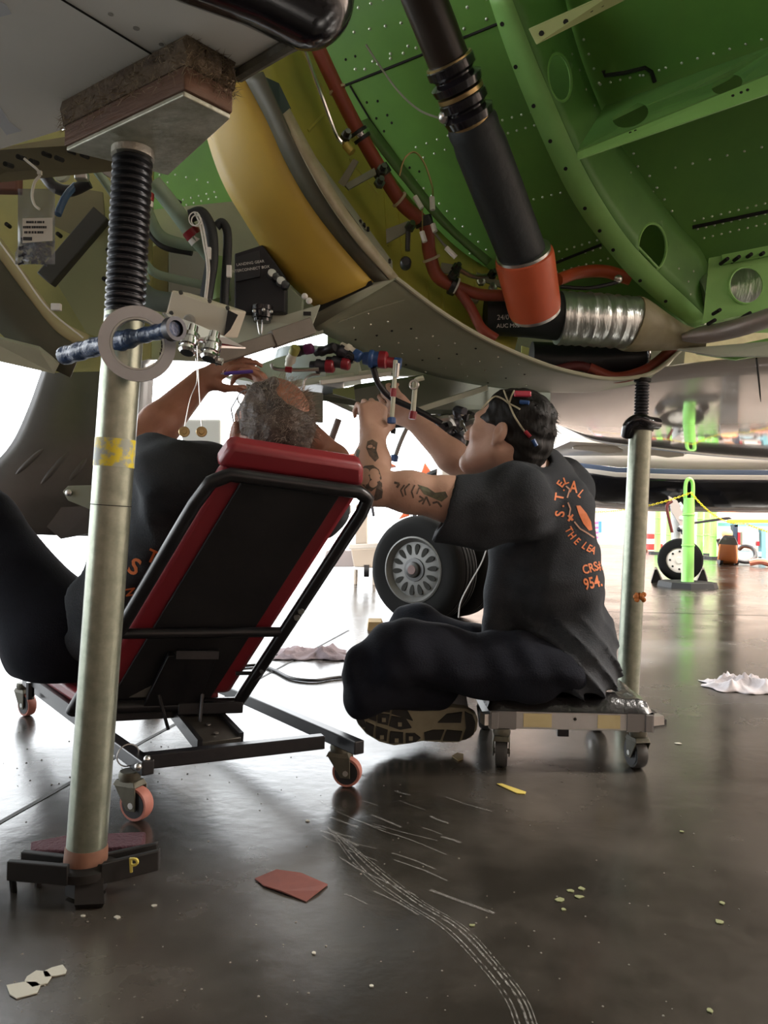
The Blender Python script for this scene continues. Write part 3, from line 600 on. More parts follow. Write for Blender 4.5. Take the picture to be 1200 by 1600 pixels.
# ================================================================== wheel well, left part of the jet
part(plate([(-120, 200, 2.15), (240, 205, 2.15), (235, 560, 2.2), (160, 580, 2.2), (85, 582, 2.2), (-120, 530, 2.2)], .01), 'well_bulkhead', m_olive, smooth=0)
part(plate([(215, 330, 2.28), (505, 300, 2.3), (505, 520, 2.28), (340, 565, 2.25), (215, 560, 2.25)], .01), 'well_panel', m_pale, smooth=0)
part(MB().beam(P(160, 335, 2.05), P(72, 438, 2.05), .05, .03, (0, 1, 0)), 'diagonal_channel', mat('dark_channel', (.035, .037, .03), rough=.6), bevel=.003)
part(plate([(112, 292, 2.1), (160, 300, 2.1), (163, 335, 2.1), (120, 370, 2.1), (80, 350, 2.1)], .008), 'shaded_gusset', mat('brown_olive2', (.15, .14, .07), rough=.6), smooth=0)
part(plate([(85, 436, 2.13), (163, 338, 2.13), (192, 370, 2.13), (190, 540, 2.13), (135, 520, 2.13)], .006), 'web_plate', mat('olive_web', (.24, .25, .12), rough=.5), smooth=0)
qa = px([(-40, 322, 1.95), (10, 385, 1.96), (55, 450, 1.98), (95, 500, 2.0), (140, 525, 2.02)]); qb = px([(-40, 350, 1.93), (2, 408, 1.94), (42, 462, 1.96), (85, 515, 1.98), (128, 545, 2.0)])
part(MB().grid(loft(qa, qb, 20, 3)), 'curved_flange', mat('tan_flange', (.40, .36, .20), rough=.4), solid=.006)
part(MB().grid(loft(qb, px([(-80, 420, 1.93), (-40, 470, 1.94), (0, 520, 1.96), (50, 560, 1.98), (110, 590, 2.0)]), 20, 3)), 'curved_skirt', mat('dark_skirt', (.07, .07, .045), rough=.6), solid=.006)
part(MB().tube(catmull(px([(-20, 352, 1.92), (30, 420, 1.93), (75, 482, 1.95), (130, 528, 1.97)]), 20), .0025, 6), 'flange_highlight', m_white); part(MB().box(P(88, 480, 1.94), (.025, .012, .018)), 'wire_clip', m_white, bevel=.002)  # thin white tube stands for the highlight line along the curved flange
part(plate([(-40, 520, 1.9), (60, 545, 1.95), (92, 570, 1.98), (85, 584, 1.98), (-40, 556, 1.9)], .02), 'door_sill', m_pale, smooth=0)
for x, y in ((168, 390), (162, 435), (108, 402), (90, 365), (10, 350)): p = P(x, y, 2.12); MB().lathe(p, (0, 1, 0), [(0, .006), (.02, .006)], 10).build('fastener_hole', m_hole, air)
part(plate([(205, 395, 2.24), (263, 378, 2.24), (262, 462, 2.24), (205, 455, 2.24)], .004), 'inspection_panel', mat('brown_panel', (.22, .19, .09), rough=.5, col2=(.14, .1, .05), scale=12), smooth=0)
part(plate([(265, 390, 2.2), (322, 395, 2.2), (325, 462, 2.2), (264, 455, 2.2)], .01), 'equipment_cover', mat('grey_cover', (.36, .38, .33), rough=.5), smooth=0, bevel=.002)
part(MB().tube(px([(335, 405, 2.22), (345, 470, 2.22)]), .03, 12), 'green_cylinder', mat('apple_green', (.25, .4, .15), rough=.5))
# hoses
hw = [hose([(222, 250, 1.95), (228, 300, 1.95), (225, 345, 1.95), (218, 410, 1.95), (225, 440, 1.95)], 10, m_hose_g), hose([(240, 285, 1.98), (268, 320, 2.0), (302, 366, 2.02), (330, 400, 2.05)], 13, m_hose_g),
      hose([(226, 320, 2.08), (248, 365, 2.1), (280, 380, 2.12), (320, 385, 2.12)], 9, m_hose_g), hose([(218, 400, 2.02), (240, 425, 2.02), (270, 435, 2.04), (325, 447, 2.06)], 7, m_hose_g), hose([(215, 450, 2.1), (240, 468, 2.1), (280, 475, 2.1)], 16, mat('grey_green_hose', (.13, .17, .15), rough=.6))]
for (a, b_, i) in (((230, 308, 1.95), (228, 325, 1.95), 0), ((300, 364, 2.02), (312, 380, 2.03), 1)):
    band((a, b_), 10 if i == 0 else 13, m_redc, hw[i], .02, 'red_band', 1.06); d = (P(*b_)-P(*a)).normalized(); p = P(*a)+d*.018
    MB().lathe(p-d*.007, d, [(0, S(10+3*i, 1.95)*1.05), (.014, S(10+3*i, 1.95)*1.05)], 14).build('white_band', m_white, hw[i])
hose([(296, 338, 1.98), (315, 334, 1.98), (329, 360, 1.98), (331, 405, 1.98), (326, 440, 1.98), (320, 478, 1.98)], 10, m_black_sleeve, 'cable_bundle')
hose([(338, 354, 2.0), (347, 348, 2.0), (355, 362, 2.0), (355, 400, 2.0), (352, 440, 2.0), (350, 480, 2.0)], 7, m_black_sleeve, 'cable_bundle')
for o_ in (0, 4): hose([(304+o_, 332, 1.93), (312+o_, 350, 1.93), (318+o_, 380, 1.93), (324+o_*.7, 420, 1.93), (320+o_*.6, 468, 1.93)], 1.6, m_white, 'white_wire', ns=6)
part(MB().torus(P(304, 342, 1.92), (.3, 1, .2), .016, .0016, 20, 6).torus(P(307, 345, 1.925), (.1, 1, .3), .013, .0016, 20, 6), 'wire_coil', m_white)
for x, y in ((326, 396), (358, 424)): part(MB().box(P(x, y, 1.95), (.012, .01, .03)), 'wire_label', m_white, bevel=.001)
hose([(150, 265, 1.85), (175, 300, 1.88), (190, 330, 1.9)], 7, m_hose_g); hose([(205, 275, 2.1), (250, 300, 2.1), (282, 318, 2.1)], 4, m_blk, 'cable_bundle'); hose([(228, 358, 2.15), (255, 385, 2.15), (300, 395, 2.15)], 5, m_blk, 'cable_bundle')
hose([(90, 335, 1.8), (102, 308, 1.82), (118, 290, 1.85)], 6, mat('blue_wrap', (.03, .07, .14), rough=.25, bump=.3, bscale=60), 'wrapped_cable'); hose([(70, 275, 1.85), (85, 292, 1.85), (110, 298, 1.85), (140, 285, 1.85)], 9, m_blk, 'cable_bundle')
part(MB().lathe(P(97, 272, 1.78), (0, -1, 0), [(0, .02), (.012, .02)], 16), 'clamp_disc', m_pale); part(MB().box(P(128, 276, 1.8), (.03, .02, .018)), 'fitting', m_alu, bevel=.003)
part(MB().box(P(12, 288, 1.8), (.06, .03, .04)), 'brown_block', mat('brown_red', (.14, .06, .04), rough=.7), bevel=.004)
part(plate([(145, 252, 1.75), (186, 262, 1.75), (186, 285, 1.75), (160, 270, 1.75)], .01), 'torn_bracket', mat('grey_metal', (.3, .3, .28), rough=.4, metal=.6), smooth=0)
# interconnect box
f = [(366, 396), (410, 382), (446, 432), (446, 488), (366, 488)]
ib_ = MB().hexa([P(x, y, 2.1) for x, y in f], [P(x, y, 2.1)+V((.0, .1, 0)) for x, y in f]); ibo = part(ib_, 'interconnect_box', mat('matt_black', (.009, .010, .013), rough=.5), smooth=0, bevel=.004, label='black landing gear interconnect box')
plate([(367, 402, 2.094), (405, 391, 2.094), (406, 432, 2.094), (368, 440, 2.094)], .004).build('label_plate', mat('charcoal_label', (.028, .03, .034), rough=.5), ibo, smooth=0)
m_print = mat('white_print', (.72, .72, .68), rough=.6)
for i, t in enumerate(('LANDING GEAR', 'INTERCONNECT BOX')): place_text('print', t, .0106, P(391, 411+i*9.5, 2.085), (1, 0, .16), (-.16, 0, 1), m_print, ibo)
MB().lathe(P(410, 486, 2.1), (0, 0, -1), [(-.012, .03), (0, .03), (.002, .028), (.02, .028), (.022, .024), (.03, .024)], 20).build('connector', m_blkg, ibo)
for x, y in ((397, 486), (412, 484), (424, 487)): MB().ball(P(x, y, 2.06), .005).build('screw', m_alu, ibo)
for i in range(4): MB().lathe(P(424+i*7, 430+i*6, 2.08), (.3, -1, .2), [(0, .012), (.014, .012), (.015, .007)], 10).build('fitting', m_blkg if i % 2 else m_alu, ibo)
hose([(402, 500, 2.1), (405, 520, 2.1), (409, 521, 2.1), (410, 500, 2.1)], 1.2, m_alu, 'safety_wire', ns=6)
part(plate([(446, 440, 2.15), (474, 468, 2.15), (470, 500, 2.15), (440, 500, 2.15)], .03), 'bracket', mat('grey_green_bracket', (.22, .26, .18), rough=.5), smooth=0, bevel=.003)
part(plate([(360, 485, 2.13), (446, 492, 2.13), (500, 476, 2.13), (485, 515, 2.13), (352, 548, 2.1)], .01), 'shelf_plate', mat('pale_shelf', (.48, .52, .42), rough=.45), smooth=0)
for x, y, wpx in ((480, 490, 12), (371, 515, 6)): part(MB().box(P(x, y, 2.115), (S(wpx, 2.1), .006, .01)), 'placard', m_blk)
for x, y in ((476, 463), (483, 470)): part(MB().ball(P(x, y, 2.08), .009), 'sealant_blob', m_white)
part(MB().beam(P(336, 560, 1.98), P(430, 530, 2.06), .04, .035), 'sill_beam', mat('brown_grey_beam', (.19, .17, .14), rough=.5, col2=(.12, .1, .08), scale=12), bevel=.003); part(MB().beam(P(425, 531, 2.05), P(486, 510, 2.1), .04, .045), 'sill_beam', MATS['brown_grey_beam'], bevel=.003)
# cream connector box
f = [(268, 453), (362, 484), (347, 528), (258, 492)]
cb = part(MB().hexa([P(x, y, 1.82) for x, y in f], [P(x, y, 1.82)+V((.02, .09, .02)) for x, y in f]), 'connector_box', m_whitep, smooth=0, bevel=.004, label='cream connector box')
for x, y in ((283, 458), (328, 471), (356, 482), (268, 490), (341, 524)): MB().lathe(P(x, y, 1.815), (0, -1, .3), [(0, .005), (.005, .005), (.006, .003)], 8).build('screw', mat('dark_steel', (.12, .12, .12)), cb)
MB().lathe(P(297, 500, 1.815), (0, -1, -.2), [(0, .013), (.012, .013), (.02, .009)], 14).build('boss', mat('grey_boss', (.3, .3, .27), rough=.5), cb)
MB().hexa([P(x, y, 1.80) for x, y in ((356, 484), (372, 492), (360, 515), (350, 525))], [P(x, y, 1.86) for x, y in ((356, 484), (372, 492), (360, 515), (350, 525))]).build('side_flap', m_blk, cb, smooth=0)
# chrome plate with two fittings and hanging wires
part(plate([(252, 490, 1.76), (300, 508, 1.76), (352, 530, 1.78), (384, 546, 1.8), (345, 545, 1.78), (290, 530, 1.74)], .006), 'chrome_shroud', m_chrome, smooth=0, bevel=.002)
for x, y in ((299, 522), (333, 532)):
    a = P(x, y, 1.72); d = (P(x-8, y+34, 1.70)-a).normalized(); L = .05
    fo = part(MB().lathe(a, d, [(-.02, .012), (0, .013), (.002, .02), (.012, .021), (.014, .018), (.02, .018), (.022, .022), (.032, .022), (.034, .018), (.044, .02), (.05, .015)], 24), 'steel_fitting', m_chrome)
part(MB().tube(px([(302, 548, 1.72), (325, 560, 1.72), (348, 566, 1.72)]), .008, 8), 'drip_rail', m_chrome)
for x, y1, x2, y2 in ((308, 540, 315, 668), (306, 560, 288, 668)):
    h_ = hose([(x, y1, 1.66), (x+2, (y1+y2)/2-20, 1.66), ((x2+x)/2, (y1+y2)/2+10, 1.66), (x2, y2, 1.66)], .8, m_alu, 'lanyard_wire', ns=6)
    MB().lathe(P(x2, y2+7, 1.66), (.2, -1, .1), [(0, .011), (.002, .012), (.004, .011), (.004, .006), (.006, .005)], 18).build('lanyard_disc', m_brass, h_)
# ---- underside hardware in the middle
part(MB().lathe(P(482, 610, 2.6), (0, 0, 1), [(0, .12), (.1, .12), (.13, .11)], 28), 'pale_canister', mat('pale_blue_paint', (.5, .56, .6), rough=.3))
part(plate([(352, 590, 2.5), (430, 560, 2.5), (480, 545, 2.5), (560, 560, 2.5), (560, 585, 2.5), (440, 604, 2.5)], .01, (0, .3, .02)), 'well_rib', m_pale, smooth=0)
def capset(x, y, Y, d, r, m1, m2, sc=1):
    a = P(x, y, Y); d = V(d).normalized(); o = part(MB().lathe(a, d, [(-.03*sc, r*.7), (-.012*sc, r*.8), (-.01*sc, r*1.05), (0, r*1.05), (.004*sc, r*.9), (.02*sc, r*.9)], 14), 'electrical_connector', m1)
    MB().lathe(a+d*.018*sc, d, [(0, r*.8), (.002, r), (.022*sc, r), (.026*sc, r*.8)], 14).build('connector_cap', m2, o)
m_dkpl = mat('dark_connector', (.05, .05, .06), rough=.35, metal=.6)
for x, y, d, r, m1, m2 in ((468, 548, (.8, -.3, .1), .016, m_dkpl, mat('purple_cap', (.12, .02, .09), rough=.35)), (500, 572, (1, -.2, -.05), .02, m_dkpl, m_redc), (525, 566, (1, -.2, -.2), .018, m_dkpl, m_redc), (545, 548, (.8, -.2, -.5), .018, m_whitep, m_bluec), (583, 561, (1, -.2, -.1), .026, m_bluec, m_redc), (535, 550, (1, -.1, -.5), .02, m_dkpl, m_blkg), (605, 566, (1, 0, -.1), .018, m_redc, m_bluec), (505, 548, (.6, -.4, .1), .015, m_dkpl, m_blk), (455, 560, (.3, -.5, .5), .015, m_whitep, mat('yellow_green', (.3, .3, .08)))):
    capset(x, y, 2.3, d, r, m1, m2)
hose([(424, 568, 2.28), (430, 576, 2.28), (460, 578, 2.28), (498, 577, 2.28)], 3, m_alu, 'pressure_line', ns=8); part(MB().tube(px([(446, 577, 2.27), (456, 578, 2.27)]), .009, 8), 'red_band', m_redc)
hose([(474, 612, 2.3), (476, 594, 2.3), (486, 586, 2.3), (500, 584, 2.3)], 2, m_alu, 'pressure_line', ns=8)
part(MB().beam(P(420, 606, 2.35), P(612, 578, 2.6), .03, .02), 'rail', m_pale, bevel=.002); part(MB().beam(P(500, 598, 2.4), P(610, 584, 2.55), .012, .014), 'ribbed_rail', mat('white_rail', (.6, .6, .53), rough=.4), bevel=.002)
part(plate([(505, 618, 2.5), (560, 600, 2.6), (700, 580, 2.8), (860, 600, 3.1), (860, 640, 3.1), (640, 640, 2.7)], .02), 'dark_web', mat('dark_green_web', (.06, .075, .05), rough=.5), smooth=0)
part(plate([(520, 608, 2.45), (553, 604, 2.45), (555, 625, 2.45), (520, 615, 2.45)], .01), 'green_patch', mat('olive_green', (.16, .2, .07)), smooth=0)
part(MB().beam(P(640, 645, 2.6), P(760, 606, 2.75), .02, .02), 'rail', m_pale, bevel=.002); part(MB().beam(P(650, 662, 2.55), P(735, 645, 2.6), .015, .012), 'rail', m_whitep, bevel=.002)
b = MB(); lo = px([(505, 622, 2.55), (575, 652, 2.75), (650, 665, 2.85), (735, 680, 3.0)]); hi_ = px([(498, 600, 3.4), (580, 632, 3.4), (650, 640, 3.4), (735, 645, 3.4)]); b.grid(loft(lo, hi_, 16, 4)); lsk = part(b, 'lower_skin', mat('pale_lower_skin', (.5, .5, .46), rough=.4), solid=.008); LB = bvh_of(b); r_ = MB()
for i in range(14): rivrow(LB, (520+i*9, 618+i*3), (516+i*9, 628+i*3), 2, .004, r_)
part(r_, 'rivets', m_dkpl, lsk, kind='stuff')
part(plate([(385, 600, 2.35), (505, 614, 2.45), (505, 660, 2.45), (440, 650, 2.4), (385, 630, 2.35)], .02), 'inner_door', mat('dark_door', (.10, .11, .08), rough=.5), smooth=0)
hose([(583, 575, 2.3), (592, 600, 2.32), (612, 622, 2.34), (650, 640, 2.34), (690, 662, 2.34)], 5, m_blk, 'cable_bundle')
t1 = hose([(618, 563, 2.15), (616, 600, 2.15), (612, 655, 2.15)], 3.6, m_clear, 'drain_tube', ns=8); MB().tube(px([(615, 607, 2.15), (614, 620, 2.15)]), .0085, 8).build('red_band', m_redc, t1); MB().lathe(P(612, 652, 2.15), (0, 0, -1), [(0, .009), (.003, .012), (.016, .012), (.018, .009)], 8).build('blue_cap', m_bluec, t1)
t2 = hose([(662, 590, 2.2), (650, 595, 2.2), (648, 612, 2.2), (645, 648, 2.2)], 4, m_clear, 'drain_tube', ns=8); MB().tube(px([(646, 643, 2.2), (644, 655, 2.2)]), .011, 8).build('red_band', m_redc, t2); MB().torus(P(647, 601, 2.19), (.2, 1, 0), .012, .003, 16, 6).build('tube_clamp', m_alu, t2)
t3 = hose([(636, 668, 2.6), (626, 690, 2.6), (618, 712, 2.6)], 3.5, mat('grey_tube', (.3, .28, .26), rough=.4), 'drain_tube', ns=8); MB().lathe(P(617, 711, 2.6), (-.2, 0, -1), [(0, .011), (.003, .014), (.02, .014), (.022, .01)], 8).build('blue_cap', m_bluec, t3)
part(MB().tube(px([(622, 568, 2.12), (620, 590, 2.12)]), .006, 8), 'drain_fitting', m_alu)
part(MB().beam(P(600, 667, 2.7), P(640, 665, 2.7), .02, .012), 'door_link', m_dkpl); part(MB().tube(px([(529, 655, 2.8), (513, 700, 2.8)]), .013, 10), 'door_strut', mat('brown_strut', (.2, .14, .12), rough=.4)); part(MB().ball(P(512, 704, 2.8), .024), 'strut_end', m_dkpl)
part(plate([(612, 655, 2.9), (620, 655, 2.9), (618, 678, 2.9), (610, 676, 2.9)], .02), 'door_hinge', m_blk)
# tangle of dark equipment ahead of the technician
for i in range(16):
    a = (random.uniform(670, 735), random.uniform(652, 700), random.uniform(2.5, 2.9)); b_ = (a[0]+random.uniform(-35, 35), a[1]+random.uniform(-12, 14), a[2]+random.uniform(-.05, .1)); c_ = ((a[0]+b_[0])/2+random.uniform(-8, 8), (a[1]+b_[1])/2-8, a[2])
    hose([a, c_, b_], random.choice([3, 4, 6, 9]), random.choice([m_blk, m_dkpl, m_blk, m_alu]), 'gear_line', n=14, ns=8)
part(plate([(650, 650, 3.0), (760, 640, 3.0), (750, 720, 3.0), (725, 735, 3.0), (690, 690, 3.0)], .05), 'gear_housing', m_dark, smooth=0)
for x, y in ((706, 662), (695, 675), (715, 690)): part(MB().ball(P(x, y, 2.6), .03), 'gear_fitting', m_dkpl)
# ---- dark gear door at left with pressed slots
da = px([(70, 570, 2.85), (45, 640, 2.8), (15, 700, 2.77), (-40, 760, 2.75), (-60, 830, 2.75)]); db = px([(240, 560, 3.05), (235, 650, 3.0), (230, 720, 2.97), (215, 790, 2.95), (190, 838, 2.95)])
dm = MB().grid(loft(da, db, 20, 12, (0, -.08, 0))); m_door = mat('grimy_dark_door', (.085, .078, .075), rough=.33, col2=(.05, .046, .045), scale=5); do = part(dm, 'gear_door', m_door, solid=.012, label='grimy dark gear door with pressed slots'); DB = bvh_of(dm)
for (a, b_) in (((60, 762), (112, 700)), ((105, 755), (138, 712)), ((22, 745), (72, 698))):
    q = [hit(DB, a[0]+(b_[0]-a[0])*t/6, a[1]+(b_[1]-a[1])*t/6)[0] for t in range(7)]; q = [k for k in q if k]
    MB().tube(q, [.004, .009, .012, .012, .012, .009, .004], 12).build('pressed_slot', m_door, do)
br = plate([(98, 768, 2.72), (106, 759, 2.72), (150, 758, 2.72), (150, 800, 2.72), (106, 782, 2.72)], .012); bo = br.build('hinge_bracket', mat('grey_green_bracket2', (.2, .21, .16), rough=.4), do, smooth=0, bevel=.002); MB().lathe(P(108, 770, 2.715), (0, -1, 0), [(0, .012), (.006, .012), (.008, .009)], 14).build('bolt', m_alu, do)
part(plate([(40, 795, 2.77), (150, 790, 2.8), (150, 832, 2.8), (95, 842, 2.78)], .02), 'door_lower_lip', m_door, smooth=0)
# ================================================================== jacks
m_galv = mat('galvanised_pipe', (.27, .29, .23), rough=.33, metal=.8, col2=(.18, .20, .155), scale=34, amt=.9, bump=.05, bscale=70)
m_screw = mat('black_screw', (.03, .032, .036), rough=.35, metal=.7)
m_rust = mat('rust_band', (.15, .065, .035), rough=.75, col2=(.08, .035, .02), scale=22)
m_oil = mat('oily_black_steel', (.007, .0065, .006), rough=.5, spec=.3, col2=(.014, .012, .01), scale=12)
m_yelp = mat('worn_yellow_paint', (.62, .50, .02), rough=.5, col2=(.30, .32, .26), scale=42, amt=1, lo=.45, hi=.55)
def screw_prof(L, r, pitch, d):
    p = []; k = int(L/pitch)
    for i in range(k): p += [(i*pitch, r-d), (i*pitch+pitch*.3, r), (i*pitch+pitch*.65, r), (i*pitch+pitch*.9, r-d)]
    return p+[(L, r-d)]
b0 = P(134, 1342, 1.33); b1 = P(187, 560, 1.33); b2 = P(195, 488, 1.33); b3 = P(208, 238, 1.33)
gpt = V((b0.x, b0.y, 0))
jk = thing('fuselage_jack', gpt, 'galvanised pipe jack with black screw and a fibre-covered wooden pad under the wing root', 'jack')
ax = (b2-b0).normalized(); Lp = (b2-b0).length; rp = .0335
pipe = MB().lathe(b0, ax, [(0, rp), (Lp, rp)], 36).build('pipe', m_galv, jk)
tq = (P(178, 708, 1.33)-b0).dot(ax)
MB().lathe(b0+ax*(tq-.024), ax, [(0, rp+.0006), (.048, rp+.0006)], 36, cap=False).build('yellow_band', m_yelp, pipe)
MB().lathe(b0+ax*((P(170, 790, 1.33)-b0).dot(ax)), ax, [(0, rp+.0004), (.0015, rp+.0004)], 36, cap=False).build('scratch_ring', m_hole, pipe)
sx = (b3-b2).normalized(); Ls = (b3-b2).length
MB().lathe(b2-sx*.02, sx, screw_prof(Ls+.02, .034, .0125, .005), 32).build('screw', m_screw, jk)
MB().lathe(b3, sx, [(-.012, .030), (-.01, .036), (.02, .037), (.045, .05), (.05, .05)], 28).build('pad_socket', mat('dented_alu', (.5, .5, .46), rough=.4, metal=.7, col2=(.3, .25, .15), scale=16, bump=.3), jk)
zb = 1.287; zt = 1.3745
c = [V((-.314, 1.15, zb)), V((-.257, 1.215, zb)), V((-.415, 1.425, zb)), V((-.567, 1.335, zb))]
cen = sum(c, V((0, 0, 0)))/4
def grow(q, s, z): return [V((cen.x+(p.x-cen.x)*s, cen.y+(p.y-cen.y)*s, z)) for p in q]
MB().hexa(grow(c, 1, zb), grow(c, 1, zb+.008)).build('pad_plate', mat('dirty_alu_plate', (.55, .56, .46), rough=.45, metal=.3, col2=(.26, .26, .18), scale=13, amt=.9, bump=.25), jk, smooth=0, bevel=.002)
MB().hexa(grow(c, 1.03, zb+.0085), grow(c, 1.03, zb+.045)).build('wood_block', mat('dark_wood', (.15, .075, .04), rough=.7, col2=(.06, .03, .018), scale=9, stretch=(1, 1, 6), bump=.3), jk, smooth=0, bevel=.003)
# carpet: subdivided slab with shaggy edge + fibres
cb_ = MB(); q0 = grow(c, 1.05, zb+.044); q1 = grow(c, 1.07, zt)
m_carpet = mat('matted_fibre_pad', (.17, .13, .085), rough=.95, col2=(.06, .042, .03), scale=24, amt=1, bump=.8, bscale=60)
rows = []
for k, (q, s) in enumerate(((grow(c, 1.05, zb+.044), 0), (grow(c, 1.075, zb+.055), 1), (grow(c, 1.08, zb+.072), 1), (grow(c, 1.06, zt), 0))):
    ring = []
    for i in range(4):
        for t in range(14): p = q[i].lerp(q[(i+1) % 4], t/14); ring.append(p+V((random.uniform(-.006, .006)*s, random.uniform(-.006, .006)*s, random.uniform(-.005, .005)*s)))
    rows.append(ring+[ring[0]])
cb_.grid(rows); cb_.add(rows[0][:-1], [tuple(range(56))]); cb_.add(rows[3][:-1], [tuple(range(56))]); cp = cb_.build('fibre_pad', m_carpet, jk)
fb_ = MB()
for i in range(1500):
    e = random.randrange(4); t = random.random(); zz = random.uniform(zb+.03, zt-.002); p = c[e].lerp(c[(e+1) % 4], t); p = V((cen.x+(p.x-cen.x)*1.07, cen.y+(p.y-cen.y)*1.07, zz)); o = (p-cen); o.z = 0; o.normalize()
    L = random.uniform(.008, .026); d = (o*random.uniform(.1, .6)+V((random.uniform(-.7, .7), random.uniform(-.7, .7), random.uniform(-1.1, .3)))).normalized()
    e2 = p+d*L; e2.z = min(e2.z, zt-.001); s = d.cross(V((random.random(), random.random(), random.random()))).normalized()*.0007
    fb_.add([p-s, p+s, e2], [(0, 1, 2)])
fb_.build('loose_fibres', mat('fibre', (.27, .21, .13), rough=.9), cp, kind='stuff', smooth=0)
# base
MB().lathe(b0-ax*.008, ax, [(0, rp+.003), (.028, rp+.002), (.032, rp+.0004)], 32).build('rust_collar', m_rust, jk)
MB().lathe(V((b0.x, b0.y, b0.z-.022)), (0, 0, 1), [(0, .05), (.014, .05), (.02, .04)], 28).build('base_flange', m_oil, jk)
MB().lathe(V((b0.x+.002, b0.y, .004)), (0, 0, 1), [(0, .034), (b0.z-.02, .034)], 6).build('base_socket', m_oil, jk)
def leg(a, bb, hh, th): return MB().hexa([V((a.x, a.y, a.z-hh)), V((bb.x, bb.y, bb.z-hh)), V((bb.x, bb.y+th, bb.z-hh)), V((a.x, a.y+th, a.z-hh))], [V((a.x, a.y, a.z)), V((bb.x, bb.y, bb.z)), V((bb.x, bb.y+th, bb.z)), V((a.x, a.y+th, a.z))])
leg(Pz(10, 1346, .07), Pz(105, 1354, .07), .033, .012).build('leg', m_oil, jk, smooth=0, bevel=.002)
leg(Pz(32, 1331, .066), Pz(110, 1340, .068), .028, .012).build('leg', m_oil, jk, smooth=0, bevel=.002)
lr = leg(Pz(158, 1350, .066), Pz(248, 1329, .066), .036, .012).build('leg', m_oil, jk, smooth=0, bevel=.002)
leg(Pz(165, 1335, .062), Pz(245, 1318, .062), .03, .012).build('leg', m_oil, jk, smooth=0, bevel=.002)
MB().hexa([Pz(118, 1360, .05), Pz(160, 1358, .05), V(Pz(160, 1418, 0)), V(Pz(118, 1420, 0))], [Pz(118, 1352, .06), Pz(160, 1350, .06), Pz(163, 1412, .01), Pz(116, 1414, .01)]).build('leg', m_oil, jk, smooth=0)
MB().tube([Pz(19, 1372, .035), G(21, 1392)], .006, 8).build('levelling_foot', m_oil, jk); MB().tube([Pz(60, 1358, .03), V((Pz(60, 1358, .03).x, Pz(60, 1358, .03).y, 0))], .006, 8).build('levelling_foot', m_oil, jk)
pl = Pz(209, 1355, .05); place_text('painted_letter', 'P', .036, P(209, 1353, 1.315), (1, -.1, .08), (-.08, 0, 1), mat('yellow_marker', (.5, .42, .08), rough=.6), jk, .002)
# handle wrapped in blue tape
m_bluet = mat('blue_wrap_tape', (.012, .035, .10), rough=.28, col2=(.02, .055, .14), scale=20, bump=.5, bscale=40)
h0 = P(100, 556, 1.40); h1 = P(272, 514, 1.20)
hd = MB().tube(catmull([h0, P(150, 542, 1.342), P(200, 530, 1.284), P(245, 519, 1.232), h1], 30), [(.0165 if i < 16 else .0125)+.001*math.sin(i*2.1) for i in range(30)], 16).build('handle', m_bluet, jk)
dh = (h1-P(200, 530, 1.284)).normalized(); MB().lathe(h1-dh*.01, dh, [(0, .017), (.002, .019), (.016, .019), (.016, .013), (.004, .012)], 20).build('handle_end', mat('dark_pipe_end', (.05, .05, .055), rough=.4, metal=.6), jk)
# tape roll hung on the handle
tc = P(215, 538, 1.266); tn = V((.28, -.93, -.12)).normalized()
to = thing('tape_roll', tc-V((0, 0, .062)), 'roll of silver foil tape hung on the blue jack handle', 'tape roll')
MB().lathe(tc-tn*.012, tn, [(0, .043), (0, .061), (.024, .061), (.024, .043), (0, .043)], 48, cap=False).build('tape', mat('foil_tape', (.36, .38, .39), rough=.36, metal=.9, col2=(.27, .29, .30), scale=9, bump=.05), to)
MB().lathe(tc-tn*.0125, tn, [(0, .0395), (0, .0425), (.025, .0425), (.025, .0395), (0, .0395)], 48, cap=False).build('cardboard_core', mat('core_board', (.48, .49, .45), rough=.7), to)
x_, y_, _ = frame(tn)
for i in range(3):
    for j in range(4):
        a = -.35+j*.17+math.pi*0; p = tc+V((1, .28, 0)).normalized()*.0388*math.cos(a)+V((0, 0, 1))*.0388*math.sin(a)-tn*(.007-i*.007)
        MB().box(p, (.001, .006, .004)).build('core_print', m_hole, to)
# right jack
gj = P(980, 1090, 2.6); g2 = V((gj.x-.002, 2.6, 0)); top = P(1001, 668, 2.6); axj = (top-g2).normalized(); Lj = (top-g2).length
j2 = thing('fuselage_jack', g2, 'plain grey pipe jack with black screw standing behind the low creeper seat', 'jack')
rj = .037
p2 = MB().lathe(g2+axj*.03, axj, [(0, rj), (Lj-.03, rj)], 32).build('pipe', m_galv, j2)
t2_ = P(1004, 590, 2.6); sj = (t2_-top).normalized(); MB().lathe(top-sj*.02, sj, screw_prof((t2_-top).length+.006, .024, .0105, .004), 28).build('screw', m_screw, j2)
nb_ = MB(); nb_.lathe(top-sj*.012, sj, [(0, .042), (.03, .044), (.034, .034)], 24); nb_.build('nut', m_blk, j2)
MB().tube(catmull([P(980, 680, 2.6), P(984, 664, 2.57), P(1000, 655, 2.55), P(1012, 660, 2.55), P(1026, 662, 2.58)], 16), .021, 14).build('nut_handle', m_blkg, j2)
MB().lathe(g2, (0, 0, 1), [(0, .13), (.012, .13), (.014, .06), (.035, .05)], 6).build('base_plate', m_oil, j2)
MB().lathe(t2_, sj, [(-.016, .024), (-.014, .028), (-.004, .028)], 20).build('pad', m_oil, j2)
ob = MB()
for i in range(7): ob.ball(P(998, 932, 2.56)+V((random.uniform(-.012, .018), random.uniform(-.012, .0), random.uniform(-.012, .012))), random.uniform(.006, .011), 7, 5)
ob.build('tag_knot', mat('orange_tag', (.55, .16, .02), rough=.6, col2=(.2, .08, .02), scale=30), j2, label='orange rusty knot on the pipe')
